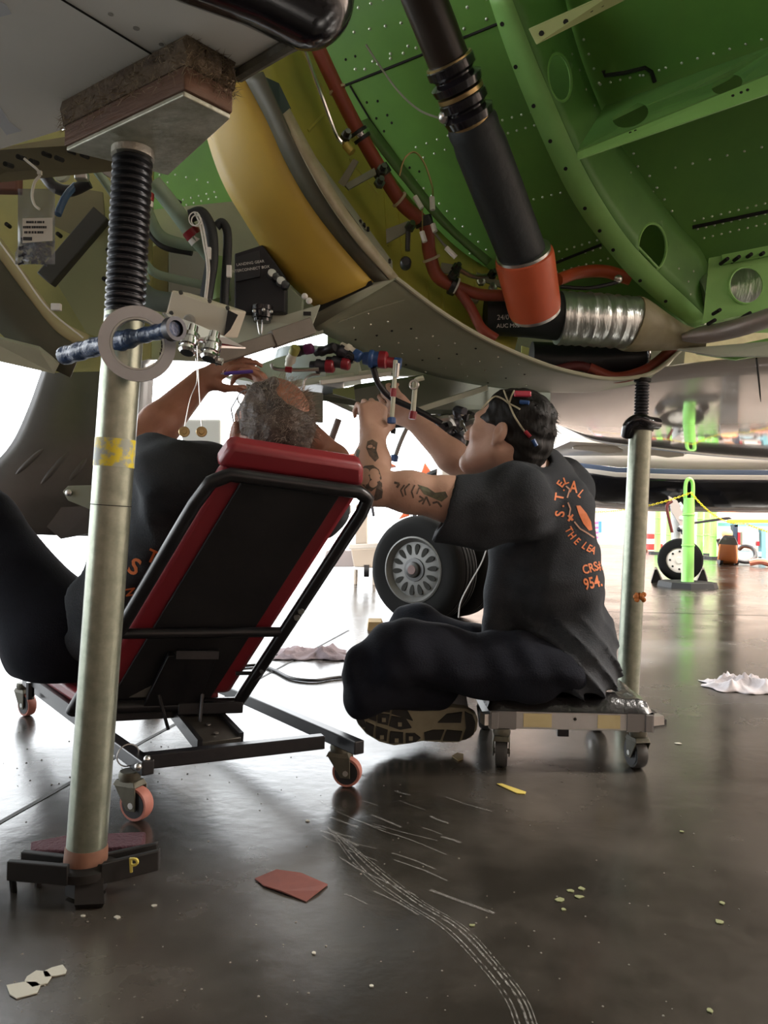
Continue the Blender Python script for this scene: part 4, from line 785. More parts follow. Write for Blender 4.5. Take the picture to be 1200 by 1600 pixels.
# third pipe seen behind the seated technician
q = V((P(786, 950, 3.3).x, 3.3, 0)); j3 = thing('support_post', q, 'pale grey post behind the seated technician beside the big wheel', 'post')
MB().lathe(q, (0, 0, 1), [(0, .09), (.01, .09), (.012, .028), (1.1, .028)], 24).build('pipe', mat('pale_pipe', (.5, .52, .48), rough=.4, metal=.3), j3)
MB().lathe(q+V((0, 0, 1.1)), (0, 0, 1), [(0, .026), (.0, .05), (.02, .05)], 20).build('cap', m_oil, j3)
# ================================================================== red lounge creeper
m_cf = mat('creeper_black_frame', (.008, .008, .010), rough=.32, col2=(.02, .019, .019), scale=24, amt=.6, spec=.35)
m_vred = mat('red_vinyl', (.21, .018, .025), rough=.38, bump=.05, bscale=50)
m_vblk = mat('dusty_black_board', (.008, .008, .009), rough=.6, spec=.3, col2=(.018, .018, .019), scale=6, amt=.7)
m_cast = mat('grimy_caster_steel', (.10, .095, .07), rough=.5, metal=.5, col2=(.05, .045, .03), scale=25)
m_cwh = mat('red_caster_tread', (.42, .16, .12), rough=.6, col2=(.25, .1, .08), scale=40)
fl_ = G(213, 1281); fr_ = G(542, 1228); rl_ = G(42, 1118); rr_ = rl_+(fr_-fl_)*.8
cc = (fl_+fr_+rl_+rr_)/4
cr = thing('lounge_creeper', V((cc.x, cc.y, 0)), 'red and black tilting lounge creeper on casters holding the reclining technician', 'creeper')
def caster(par, g, yaw, r=.036, wd=.026, plate_z=.105, tread=m_cwh, steel=m_cast, off=.02):
    a = V((math.cos(yaw), math.sin(yaw), 0)); s = V((-a.y, a.x, 0)); c = V((g.x, g.y, r))
    o = MB().lathe(c-s*wd/2, s, [(0, r*.72), (0, r*.95), (wd*.2, r), (wd*.8, r), (wd, r*.95), (wd, r*.72)], 28).build('caster_wheel', tread, par)
    MB().lathe(c-s*wd*.53, s, [(0, r*.7), (0, r*.80), (wd*1.06, r*.80), (wd*1.06, r*.7)], 24).build('caster_hub', m_blk, o)
    MB().lathe(c-s*(wd*.5+.008), s, [(0, .007), (wd+.016, .007)], 8).build('axle', m_alu, o)
    pv = c+a*off
    b = MB()
    for sg in (-1, 1):
        q = c+s*sg*(wd/2+.004)
        pts = [q-a*.012-V((0, 0, .012)), q+a*.012-V((0, 0, .012)), pv+s*sg*(wd/2+.004)+a*.026+V((0, 0, plate_z-.03-r)), pv+s*sg*(wd/2+.004)-a*.03+V((0, 0, plate_z-.03-r))]
        b.prism(pts, s*sg*.003)
    b.hexa([pv+a*i*.03+s*j*(wd/2+.007)+V((0, 0, plate_z-.032-r)) for i, j in ((-1, -1), (1, -1), (1, 1), (-1, 1))], [pv+a*i*.024+s*j*(wd/2+.004)+V((0, 0, plate_z-.02-r)) for i, j in ((-1, -1), (1, -1), (1, 1), (-1, 1))])
    b.lathe(pv+V((0, 0, plate_z-.022-r)), (0, 0, 1), [(0, .022), (.01, .024), (.02, .022)], 16)
    b.build('caster_fork', steel, par, bevel=.002)
    return pv
ya = math.atan2(fl_.y-rl_.y, fl_.x-rl_.x)
zc = .105
pv = {}
for k, g, yw in (('fl', fl_, 2.75), ('fr', fr_, 2.95), ('rl', rl_, 2.5), ('rr', rr_, 2.7)): pv[k] = caster(cr, g, yw); pv[k].z = zc
def fbeam(a, b, nm='frame_rail', w_=.028, h_=.032): return MB().beam(a, b, w_, h_).build(nm, m_cf, cr, smooth=0, bevel=.003)
zr = zc+.014
A_ = Pz(226, 1196, zr); B_ = Pz(556, 1166, zr); C_ = Pz(42, 1062, zr); 
dirL = (A_-C_).normalized(); fbeam(C_, A_+dirL*.02)
D_ = Pz(378, 1088, zr); dirR = (B_-D_).normalized(); fbeam(D_-dirR*.35, B_+dirR*.015)
fbeam(Pz(216, 1190, zr), Pz(505, 1158, zr), 'cross_rail'); E_ = C_+dirL*.06; fbeam(E_, D_-dirR*.33+V((0, 0, 0)), 'cross_rail')
for x, y in ((230, 1186), (216, 1198)): MB().ball(Pz(x, y, zr+.016), .008, 10, 6).build('bolt', m_alu, cr)
MB().torus(Pz(200, 1180, zr+.012), dirL, .024, .0015, 20, 6).build('split_ring', m_alu, cr)
# seat slide mechanism under the seat
fm = MB().beam(Pz(300, 1108, .15), Pz(345, 1160, .125), .10, .012, (0, 0, 1)).build('slide_channel', mat('greasy_channel', (.05, .045, .038), rough=.4, metal=.3), cr, bevel=.002)
for o_ in (-.052, .052): s = V((.8, .6, 0))*o_; MB().beam(Pz(300, 1108, .15)+s, Pz(345, 1160, .125)+s, .012, .03).build('slide_rail', m_cf, cr, smooth=0)
for t in (.3, .6, .85): p = Pz(300, 1108, .15).lerp(Pz(345, 1160, .125), t)+V((0, -.0, .008)); MB().lathe(p, (0, 0, 1), [(0, .006), (.003, .006)], 8).build('bolt', m_alu, cr)
# backrest
TL = P(333, 738, 1.62); TR = P(584, 772, 1.75); BL = P(116, 1106, 1.86); BR = P(371, 1099, 1.98)
nrm = (TR-TL).cross(BL-TL).normalized()
if nrm.y > 0: nrm = -nrm            # towards camera (underside)
away = -nrm
def bp_(u, v, h=0): return TL.lerp(TR, u).lerp(BL.lerp(BR, u), v)+nrm*h
rl = [bp_(0, 1, 0), bp_(0, .1, 0)]
path = [bp_(0, 1.02), bp_(0, .5), bp_(0, .12), bp_(.02, .035), bp_(.10, 0), bp_(.5, 0), bp_(.9, 0), bp_(.98, .02), bp_(1, .08), bp_(1, .5), bp_(1, 1.02)]
fp = []
for i in range(len(path)-1): fp += [path[i].lerp(path[i+1], t/4) for t in range(4)]
fp.append(path[-1])
MB().tube(fp, .0155, 12).build('backrest_frame', m_cf, cr)
MB().tube([bp_(.0, .655), bp_(1.0, .63)], .0125, 10).build('backrest_crossbar', m_cf, cr); MB().tube([bp_(-.02, 1.0), bp_(1.02, 1.0)], .0165, 10).build('backrest_crossbar', m_cf, cr)
MB().beam(bp_(.62, 1.0, .01), bp_(1.03, 1.0, .01), .03, .03).build('pivot_bracket', m_cf, cr, bevel=.003)
def slab(u0, u1, v0, v1, h0, h1, nm, m, bev=.01): return MB().hexa([bp_(u0, v0, h0), bp_(u1, v0, h0), bp_(u1, v1, h0), bp_(u0, v1, h0)], [bp_(u0, v0, h1), bp_(u1, v0, h1), bp_(u1, v1, h1), bp_(u0, v1, h1)]).build(nm, m, cr, bevel=bev)
slab(.20, .82, -.0, .99, -.014, -.024, 'backboard', m_vblk, .002)
slab(.06, .95, -.0, .99, -.0245, -.07, 'backrest_pad', m_vred, .015)
hp = MB(); 
a_ = [bp_(.02, .0, -.022), bp_(.95, .0, -.022), bp_(.95, .0, -.08), bp_(.02, .0, -.08)]; up_ = (TL-BL).normalized()
hp.hexa(a_, [a_[0]+up_*.062+(TR-TL)*.01, a_[1]+up_*.06-(TR-TL)*.09, a_[2]+up_*.06-(TR-TL)*.09, a_[3]+up_*.062+(TR-TL)*.01]); hp.build('headrest', m_vred, cr, bevel=.014, label='red vinyl headrest roll')
for u, v in ((.30, .97), (.62, .965)):
    MB().hexa([bp_(u, v, -.012), bp_(u+.10, v, -.012), bp_(u+.10, v-.06, -.012)], [bp_(u, v, -.01), bp_(u+.10, v, -.01), bp_(u+.10, v-.06, -.01)]).build('gusset', mat('bare_steel', (.35, .34, .3), rough=.4, metal=.7), cr, smooth=0)
MB().beam(bp_(.40, .73, .012), bp_(.66, .73, .012), .02, .02).build('latch_bar', m_cf, cr); MB().hexa([bp_(.36, .74, -.005), bp_(.66, .74, -.005), bp_(.74, 1.0, -.005), bp_(.40, 1.0, -.005)], [bp_(.36, .74, .012), bp_(.66, .74, .012), bp_(.74, 1.0, .012), bp_(.40, 1.0, .012)]).build('hinge_plate', m_cf, cr, smooth=0, bevel=.002)
for u in (.45, .72): MB().tube([bp_(u, .93, .01), P(263+(u-.45)*180, 1140, 1.9)], .0045, 8).build('spring_rod', m_cf, cr)
MB().tube([bp_(1.0, .84), bp_(.86, .84)], .005, 8).build('adjust_lever', m_cf, cr); MB().tube([bp_(.99, .86, .01), bp_(.98, .79, .03)], .006, 8).build('adjust_pin', m_cf, cr)
for v in (.51, .54): MB().lathe(bp_(1.0, v, .012), nrm, [(0, .008), (.007, .008)], 8).build('rail_bolt', m_alu, cr)
# side struts from frame to seat
MB().beam(Pz(78, 1048, .17), Pz(112, 1108, zr), .018, .02).build('seat_strut', m_cf, cr); 
sc0 = BL.lerp(BR, .5); sdir = V((-dirL.x, -dirL.y, 0)).normalized(); sw = (BR-BL)*.42
b = MB(); z0 = sc0.z+.0; q = [sc0-sw+sdir*.03, sc0+sw+sdir*.03, sc0+sw+sdir*.5, sc0-sw+sdir*.5]; b.hexa([V((p.x, p.y, .165)) for p in q], [V((p.x, p.y, .205)) for p in q]); b.build('seat_pad', m_vred, cr, bevel=.012)
b = MB(); q = [sc0-sw*1.05+sdir*.02, sc0+sw*1.05+sdir*.02, sc0+sw*1.05+sdir*.52, sc0-sw*1.05+sdir*.52]; b.hexa([V((p.x, p.y, .14)) for p in q], [V((p.x, p.y, .1645)) for p in q]); b.build('seat_frame', m_cf, cr, smooth=0)
for q_ in (q[2], q[3]): MB().tube([V((q_.x, q_.y, .15)), V((q_.x, q_.y, .10))], .012, 8).build('seat_post', m_cf, cr)
# ================================================================== low creeper seat (right)
g1 = G(783, 1197); g2_ = G(993, 1199); ctr = (g1+g2_)/2
cs_ = thing('creeper_seat', V((ctr.x, ctr.y+.2, 0)), 'low rolling creeper seat with black vinyl pad and bare metal frame', 'creeper seat')
m_wh2 = mat('grey_rubber_wheel', (.045, .045, .042), rough=.6); m_sf = mat('silver_frame', (.50, .50, .49), rough=.4, metal=.4, col2=(.42, .42, .41), scale=18)
zf = .115; lft = ctr.x-.225; rgt = ctr.x+.225; fy = ctr.y-.01; by = fy+.40
for x_, y_, yw in ((g1.x, g1.y, 1.4), (g2_.x, g2_.y, 1.75), (lft+.05, by-.03, 1.2), (rgt-.05, by-.03, 1.9)): caster(cs_, V((x_, y_, 0)), yw, .041, .03, .108, m_wh2, m_cast, -.01)
MB().box((ctr.x, fy, zf+.012), (.40, .02, .046)).build('front_rail', m_sf, cs_, smooth=0, bevel=.002)
MB().box((ctr.x, by, zf+.012), (.40, .02, .046)).build('rear_rail', m_sf, cs_, smooth=0, bevel=.002)
for s_ in (-1, 1): MB().box((ctr.x+s_*.205, (fy+by)/2, zf+.012), (.02, .44, .046)).build('side_rail', mat('grey_channel', (.25, .25, .25), rough=.35, metal=.8), cs_, smooth=0, bevel=.002)
for x_, y_ in ((-.2, 0), (.165, 0)): MB().box((ctr.x+x_+.018, fy-.0125, zf+.012), (.07, .005, .048)).build('corner_bracket', MATS['grey_channel'], cs_, smooth=0)
for x_, w_ in ((-.09, .075), (.10, .06)): MB().box((ctr.x+x_, fy-.0112, zf+.013), (w_, .002, .036)).build('masking_tape', mat('masking_tape', (.58, .5, .28), rough=.7, col2=(.5, .42, .2), scale=20), cs_, smooth=0)
MB().lathe((ctr.x+.01, fy-.01, zf+.018), (0, -1, 0), [(0, .004), (.002, .004)], 8).build('rail_hole', m_hole, cs_); MB().box((ctr.x-.02, fy, zf-.02), (.03, .012, .02)).build('clip', m_cf, cs_)
MB().beam((ctr.x+.20, fy+.01, zf+.012), (ctr.x+.25, fy+.02, zf+.016), .03, .024).build('tube_stub', m_alu, cs_, smooth=0); MB().beam((ctr.x-.20, fy+.01, zf+.012), (ctr.x-.235, fy+.0, zf+.012), .03, .03).build('tube_stub', m_alu, cs_, smooth=0)
nx_, ny_ = 26, 24; pts = []
for j in range(ny_):
    row = []
    for i in range(nx_):
        u = i/(nx_-1)*2-1; v = j/(ny_-1)*2-1; e = max(abs(u), abs(v)); edge = (1-max(0, (e-.86)/.14)**2)
        z = zf+.037+.034*math.sqrt(max(edge, 0))+.004*math.sin(u*9+v*4)*edge+.003*math.sin(u*17-v*7)*edge
        row.append(V((ctr.x+u*.225*(1-.02*abs(v)), (fy+by)/2+v*.215, z)))
    pts.append(row)
sp_ = MB().grid(pts); sp_.add([pts[0][0]+V((0, 0, -.0)), pts[0][-1], pts[-1][-1], pts[-1][0]], [(0, 1, 2, 3)]); sp_.build('seat_pad', mat('creased_black_vinyl', (.014, .013, .013), rough=.24, bump=.6, bscale=22), cs_, smooth=80, label='creased black vinyl seat pad')
# ================================================================== big landing wheel
wy = 4.75; wc = P(645, 894, wy); Rw = .338; n_ = V((-.57, -.82, 0)).normalized(); wc.z = Rw
lg_ = thing('main_landing_gear', V((wc.x, wc.y, 0)), 'big twin-tyre landing gear wheel with a silver slotted rim standing on the floor', 'landing gear')
m_tyre = mat('tyre_rubber', (.007, .007, .007), rough=.8, spec=.12)
def tyre(c, rim=True):
    W = .13
    prof = [(-W, .205), (-W*1.02, .24), (-W*1.04, .28), (-W*.92, .315), (-W*.7, .33)]
    for g in (-.45, -.15, .15, .45): prof += [(W*(g-.05), .337), (W*(g-.03), .328), (W*(g+.03), .328), (W*(g+.05), .337)]
    prof += [(W*.7, .33), (W*.92, .315), (W*1.04, .28), (W*1.02, .24), (W, .205)]
    ty = MB().lathe(c, n_, prof, 64, cap=False).build('tyre', m_tyre, lg_)
    m_rim = mat('dull_silver_rim', (.12, .12, .115), rough=.45, metal=.3, col2=(.08, .08, .077), scale=16)
    if not rim: MB().lathe(c, n_, [(-.1, .205), (.1, .205)], 32).build('rim', m_rim, lg_); return
    MB().lathe(c, n_, [(W-.02, .12), (W-.035, .17), (W-.01, .185), (W+.008, .197), (W+.004, .207), (W-.02, .21)], 56, cap=False).build('rim_flange', m_rim, lg_)
    disc = MB().lathe(c, n_, [(W-.05, .0), (W-.05, .188), (W-.035, .188), (W-.02, .13), (W-.018, .0)], 56, cap=False).build('rim', m_rim, lg_, label='silver wheel disc with oval slots')
    x, y, d = frame(n_)
    for k in range(14):
        a = 2*math.pi*k/14+.1; e = x*math.cos(a)+y*math.sin(a); s = d.cross(e); p0 = c+d*(W-.022)+e*.128; o = []
        for i in range(16): t = 2*math.pi*i/16; o.append(p0+e*(.034*math.cos(t))+s*((.0155+.005*math.cos(t))*math.sin(t)))
        MB().prism(o, d*.006).build('slot', m_hole, disc)
    MB().lathe(c+d*(W-.03), d, [(0, .075), (.02, .072), (.022, .05), (.04, .048), (.045, .042), (.045, .0)], 28, cap=False).build('hub', mat('dark_hub', (.05, .05, .05), rough=.4, metal=.5), disc)
    MB().lathe(c+d*(W+.015), d, [(0, .03), (.003, .028)], 20).build('hub_cap', mat('rust_hub', (.1, .05, .045), rough=.5), disc)
fc = wc-n_*.13; tyre(fc); tyre(fc-n_*.36, False)
MB().tube([fc, fc-n_*.36], .06, 16).build('axle', m_dkpl, lg_); MB().tube([fc-n_*.18, fc-n_*.18+V((.05, 0, .85))], .06, 16).build('oleo_strut', m_gloss, lg_)
hz = catmull([P(763, 850, 4.3), P(752, 880, 4.3), P(735, 910, 4.3), P(720, 940, 4.3), P(716, 965, 4.3)], 20); MB().tube(hz, .004, 6).build('hanging_wire', mat('grey_cable', (.4, .4, .4), rough=.5), lg_)
MB().hexa([G(574, 985), G(600, 985), G(600, 975), G(574, 975)], [Pz(576, 972, .05), Pz(596, 972, .05), Pz(596, 966, .05), Pz(576, 966, .05)]).build('wheel_chock', mat('wood_chock', (.35, .25, .12), rough=.8), None, smooth=0, label='small wooden chock under the big landing wheel', cat='chock')
# ================================================================== people
m_skin = mat('skin', (.56, .35, .26), rough=.5, col2=(.48, .28, .20), scale=14, amt=.6, bump=.08, bscale=140)
m_skin2 = mat('skin_tanned', (.34, .155, .095), rough=.5, col2=(.27, .11, .07), scale=14, amt=.6, bump=.08, bscale=140)
m_shirt = mat('charcoal_cotton', (.022, .026, .031), rough=.9, spec=.25, col2=(.038, .041, .046), scale=7, amt=.8, bump=.25, bscale=260)
m_pants = mat('navy_black_trousers', (.005, .006, .010), rough=.95, spec=.2, col2=(.011, .013, .020), scale=8, amt=.8, bump=.2, bscale=220)
m_hairb = mat('black_hair', (.009, .008, .007), rough=.6, spec=.25, bump=.4, bscale=60, stretch=(1, 1, .25))
m_hairg = mat('grey_brown_hair', (.13, .10, .08), rough=.6, col2=(.045, .035, .03), scale=20, amt=1, bump=.7, bscale=80)
m_orp = mat('orange_print', (.62, .17, .05), rough=.7)
def T(v): return tuple(v)
def cap(a, b, ra, rb, k=.03, op='+'): return ('c', T(a), T(b), ra, rb, k, op)
def els(c, r, R=None, k=.03, op='+'): return ('e', T(c), tuple(r), R, k, op)
def pln(p, n, k=.004, op='&'): return ('p', T(p), T(n), k, op)
def basis(f, u):
    f = V(f).normalized(); u = V(u); u = (u-f*u.dot(f)).normalized(); r = f.cross(u); return Matrix((r, f, u)).transposed()
def head_prims(c, Rm, s=1.0, neck=None, nr=(.056, .062)):
    c = V(c); q = lambda x, y, z: c+Rm@V((x*s, y*s, z*s)); e = lambda p, r, k, op='+': els(q(*p), [a*s for a in r], Rm, k*s, op); cp = lambda a, b, ra, rb, k, op='+': cap(q(*a), q(*b), ra*s, rb*s, k*s, op)
    L = [e((0, -.012, .035), (.077, .097, .085), .01), e((0, .035, -.035), (.060, .062, .083), .04)]
    for g in (-1, 1): L += [cp((g*.05, -.002, -.055), (g*.012, .074, -.103), .022, .022, .03), e((g*.042, .066, -.018), (.022, .02, .022), .025)]
    L += [e((0, .082, -.104), (.024, .02, .02), .02), cp((-.034, .082, .022), (.034, .082, .022), .014, .014, .02)]
    for g in (-1, 1): L += [e((g*.032, .1, .003), (.018, .014, .012), .012, '-'), e((g*.032, .080, .003), (.0135, .0135, .0125), .002)]
    L += [cp((0, .094, .008), (0, .112, -.034), .009, .0125, .012), e((-.011, .103, -.036), (.009, .01, .008), .006), e((.011, .103, -.036), (.009, .01, .008), .006)]
    L += [cp((-.02, .088, -.066), (.02, .088, -.066), .007, .007, .006), cp((-.018, .087, -.079), (.018, .087, -.079), .008, .008, .004)]
    for g in (-1, 1): L += [e((g*.083, -.012, -.008), (.011, .019, .030), .003), e((g*.095, -.008, -.004), (.010, .010, .018), .002, '-'), e((g*.079, -.006, -.033), (.009, .010, .011), .004)]
    if neck is not None: L += [cap(q(0, -.028, -.045), neck, nr[0]*s, nr[1]*s, .035)]
    return L
def hand_prims(w, d, n, curls, thumb, s=1.0, tc=.5):
    """w wrist, d finger direction, n palm normal (curl side), curls per finger (radians per joint), thumb = +1/-1 side along d x n"""
    w = V(w); d = V(d).normalized(); n = V(n); n = (n-d*n.dot(d)).normalized(); sd = d.cross(n)*thumb; L = []
    for o, ln in ((.03, .078), (.010, .088), (-.010, .086), (-.029, .076)): L.append(cap(w+sd*o*.6*s, w+d*ln*s+sd*o*s, .016*s, .0135*s, .018))
    for o, ln, fl, c in ((.031, .08, (.042, .026, .02), curls[0]), (.0105, .09, (.047, .03, .021), curls[1]), (-.0105, .088, (.043, .028, .02), curls[2]), (-.03, .078, (.034, .021, .018), curls[3])):
        p = w+d*ln*s+sd*o*s; a = 0; r = .0092
        for k, f in enumerate(fl):
            a += c*(1.0 if k else .8); q = p+(d*math.cos(a)+n*math.sin(a))*f*s+sd*(o*.08*s); L.append(cap(p, q, r*s, (r-.0008)*s, .003)); p = q; r -= .0008
    b = w+d*.022*s+sd*.03*s+n*.006; t1 = b+(sd*.75+d*.55+n*.35).normalized()*.042*s; t2 = t1+(sd*(.5-tc)+d*.8+n*(.3+tc*.6)).normalized()*.034*s; t3 = t2+(sd*(.2-tc)+d*.8+n*(.4+tc*.5)).normalized()*.027*s
    L += [cap(w+d*.015*s, b, .017*s, .016*s, .015), cap(b, t1, .0155*s, .0118*s, .012), cap(t1, t2, .0115*s, .0098*s, .004), cap(t2, t3, .0098*s, .008*s, .004)]
    return L
def decal(bv, polys, m, name, parent, lift=.0012, grid=3.0):
    """thin print laid on a cloth or skin surface; polys in frame pixels, each cut into small cells"""
    b = MB()
    for me, mapf in polys:
        bm = bmesh.new(); bm.from_mesh(me); bmesh.ops.triangulate(bm, faces=bm.faces); bmesh.ops.subdivide_edges(bm, edges=[e for e in bm.edges if e.calc_length() > grid], cuts=1, use_grid_fill=False); bmesh.ops.triangulate(bm, faces=bm.faces)
        idx = {}
        for v in bm.verts:
            x, y = mapf(v.co); p, nn = hit(bv, x, y)
            if p is not None: idx[v.index] = len(b.v); b.v.append(tuple(p+nn*lift))
        for f in bm.faces:
            ids = [v.index for v in f.verts]
            if all(i in idx for i in ids):
                vs = [V(b.v[idx[i]]) for i in ids]
                if max((vs[0]-vs[1]).length, (vs[1]-vs[2]).length, (vs[2]-vs[0]).length) < .06: b.f.append(tuple(idx[i] for i in ids))
        bm.free()
    if b.f: return link_mesh(name, b.mesh(name), m, parent, 0)
def glyph(t, x, y, hpx, rot=0, sx=1.0, shear=0):
    me = text_mesh(t, hpx*1.4, 0, .022); c, s = math.cos(math.radians(rot)), math.sin(math.radians(rot))
    return (me, lambda co: (x+(co.x*sx*c+co.y*s), y+(co.x*sx*s-co.y*c)))
def shape(pts):
    me = bpy.data.meshes.new('s'); me.from_pydata([(x, y, 0) for x, y in pts], [], [tuple(range(len(pts)))]); me.update(); return (me, lambda co: (co.x, co.y))
# ------------------------------------------------------------------ technician sitting cross-legged on the low seat
pa = thing('person', V((P(880, 1100, 2.22).x, 2.22, .16)), 'person in charcoal printed shirt sitting cross-legged on the low seat, reaching up with tattooed arm', 'person')
neckA = P(822, 738, 2.2); hcA = P(794, 680, 2.18); RA = basis((-.82, .50, .30), (.22, .0, .97)); sA = 1.06
shN = P(800, 785, 2.05); shF = P(876, 768, 2.36); elN = P(584, 762, 2.0); wrN = P(583, 682, 2.15); elF = P(738, 738, 2.46); wrF = P(645, 655, 2.46)
up_n = P(700, 780, 2.02)
body = head_prims(hcA, RA, sA, neckA, (.058, .066))
body += [cap(shN, shF, .07, .07, .05), cap(shN, up_n, .062, .056, .03), cap(up_n, P(640, 769, 2.01), .056, .051, .03), cap(P(640, 769, 2.01), elN, .051, .044, .03), cap(elN, P(581, 722, 2.08), .046, .049, .02), cap(P(581, 722, 2.08), wrN, .049, .034, .02),
         cap(shF, P(800, 752, 2.42), .06, .055, .03), cap(P(800, 752, 2.42), elF, .055, .05, .03), cap(elF, P(705, 712, 2.46), .052, .05, .02), cap(P(705, 712, 2.46), wrF, .05, .032, .02)]
body += hand_prims(wrN, (-.04, .22, .97), (-.35, .9, -.1), (1.15, 1.2, 1.25, 1.25), -1, 1.05)
body += hand_prims(wrF, (-.75, -.1, .65), (.1, .9, .5), (.5, .55, .6, .6), 1, .95)
body += [pln(P(850, 830, 2.2), (0, 0, -1), .01)]
meA = sdf(body, .0052); relax(meA, 1, .4); bvA = BVHTree.FromPolygons([v.co.copy() for v in meA.vertices], [tuple(p.vertices) for p in meA.polygons])
# shirt
def wavesA(p):
    q = p.copy(); fold = np.abs(np.sin(q[:, 2]*34+q[:, 0]*26+2*np.sin(q[:, 0]*9+q[:, 2]*5)+q[:, 1]*12)); low = np.clip((P(860, 940, 2.2).z-q[:, 2])/.25, 0, 1)
    return wob(.010, 22, 3)(p)+wob(.005, 50, 4)(p)-.02*low*(1-fold)**2+.004*low
tor = [els(P(846, 800, 2.2), (.145, .185, .13), None, .05), els(P(858, 905, 2.21), (.162, .175, .17), None, .08), els(P(876, 1010, 2.22), (.152, .18, .14), None, .08), els(P(888, 1060, 2.22), (.125, .17, .10), None, .05), cap(P(800, 775, 2.06), P(872, 765, 2.34), .082, .082, .06),
       cap(P(815, 742, 2.18), P(850, 735, 2.24), .07, .07, .05),
       cap(P(805, 790, 2.05), P(690, 793, 2.02), .092, .083, .05), cap(P(872, 765, 2.34), P(800, 752, 2.42), .085, .075, .05), cap(P(745, 830, 2.03), P(712, 818, 2.02), .05, .045, .04), cap(P(775, 990, 2.15), P(792, 870, 2.15), .04, .06, .05)]
tor += [pln(P(697, 792, 2.02), (-1, 0, .28), .006)]
tor += [cap(P(705, 792, 2.02), P(600, 785, 2.0), .066, .07, .006, '-'), cap(hcA, neckA+V((.0, -.01, .015)), .06, .068, .01, '-')]
tor += [pln(P(905, 1096, 2.2), (.1, 0, -1), .02), els((ctr.x, (fy+by)/2, .112), (.38, .36, .10), None, .01, '-')]
meS = sdf(tor, .0065, disp=wavesA); relax(meS, 1, .5)
bvS = BVHTree.FromPolygons([v.co.copy() for v in meS.vertices], [tuple(p.vertices) for p in meS.polygons])
# trousers
leg_ = [cap(P(868, 1052, 2.13), P(612, 1020, 2.03), .105, .08, .05), cap(P(610, 1030, 2.03), P(590, 1050, 2.04), .083, .075, .05), cap(P(590, 1060, 2.04), P(735, 1075, 2.24), .078, .07, .05), cap(P(565, 1030, 2.02), P(568, 1088, 2.03), .05, .044, .04),
        els(P(880, 1070, 2.23), (.13, .17, .075), None, .04), cap(P(862, 1052, 2.3), P(650, 990, 2.48), .10, .08, .05), cap(P(650, 990, 2.48), P(640, 1060, 2.42), .08, .07, .04), cap(P(640, 1060, 2.42), P(735, 1112, 2.3), .07, .055, .04), pln(P(700, 1122, 2.1), (-.03, -.1, -1), .012)]
seatc = V((ctr.x, (fy+by)/2, .112)); seat_cut = els(seatc, (.38, .36, .10), None, .01, '-'); leg_ += [seat_cut]
mePn = sdf(leg_, .007, disp=lambda p: wob(.012, 20, 11)(p)+wob(.007, 48, 12)(p)); relax(mePn, 2, .5)
# hair
hq = lambda x, y, z: hcA+RA@V((x*sA, y*sA, z*sA))
hairA = [els(hq(0, -.014, .04), [a*sA for a in (.087, .107, .094)], RA, .01), els(hq(0, -.07, -.02), [a*sA for a in (.066, .05, .066)], RA, .03), pln(hq(0, .062, .05), RA@V((0, .97, .2)), .01), pln(hq(0, .0, -.082), RA@V((0, .25, -1)), .01)]
for g in (-1, 1): hairA += [els(hq(g*.09, .026, -.04), [a*sA for a in (.04, .036, .048)], RA, .008, '-')]
meH = sdf(hairA, .0045, disp=lambda p: wob(.004, 90, 5)(p)+wob(.003, 160, 6)(p)); relax(meH, 1, .3)
bvH = BVHTree.FromPolygons([v.co.copy() for v in meH.vertices], [tuple(p.vertices) for p in meH.polygons])
bodyA = link_mesh('body', meA, m_skin, pa, 0)
for p in meA.polygons: p.use_smooth = True
def soft(o):
    for p in o.data.polygons: p.use_smooth = True
    return o
soft(link_mesh('hair', meH, m_hairb, pa, 0))
tf = MB()
for i in range(260):
    a = random.uniform(-1, 1)*1.5; zz = random.uniform(-.2, 1); d = V((math.sin(a)*.9, -.9*math.cos(a)-.1, zz)).normalized(); p = hq(d.x*.082, -.014+d.y*.103, .04+d.z*.09); dd = (RA@(d*.35+V((random.uniform(-.4, .4), random.uniform(-.6, .1), random.uniform(-.9, -.2))))).normalized()
    e = p+dd*random.uniform(.015, .03); s = dd.cross(V((random.random(), .3, random.random()))).normalized()*.0011; tf.add([p-s, p+s, e], [(0, 1, 2)])
tf.build('hair_tufts', m_hairb, pa, smooth=0, kind='stuff')
shirtA = soft(link_mesh('shirt', meS, m_shirt, pa, 0)); soft(link_mesh('trousers', mePn, m_pants, pa, 0))
# printing on the shirt back
pr = [glyph('S', 875, 803, 15, -82), glyph('.', 875, 790, 14, -82), glyph('T', 874, 777, 14, -80), glyph('.', 877, 765, 12, -70), glyph('E', 876, 757, 12, -55), glyph('L', 884, 752, 11, -20), glyph('A', 896, 762, 18, 5, .7), glyph('L', 907, 772, 13, 40, .7)]
for ch, x, y, r in (('T', 888, 828, 62), ('H', 893, 837, 52), ('E', 901, 846, 45), ('L', 913, 853, 38), ('E', 920, 857, 30), ('A', 926, 860, 26)): pr.append(glyph(ch, x, y, 11.5, r, .8))
pr += [glyph('CRS#', 926, 887, 14, -17, .72), glyph('954.', 926, 911, 18, -14, .66)]
pr += [shape([(900, 790), (906, 790), (916, 802), (923, 815), (925, 828), (920, 829), (911, 818), (904, 803)]), shape([(886, 806), (889, 804), (896, 812), (893, 814)]), shape([(886, 813), (894, 803), (896, 805), (889, 815)])]
def line(pts, wd=1.1):
    out = []
    for i in range(len(pts)-1):
        a = V((*pts[i], 0)); b_ = V((*pts[i+1], 0)); s = (b_-a).normalized(); s = V((-s.y, s.x, 0))*wd; out.append(shape([(a-s)[:2], (b_-s)[:2], (b_+s)[:2], (a+s)[:2]]))
    return out
decal(bvS, pr, m_orp, 'shirt_print', shirtA)
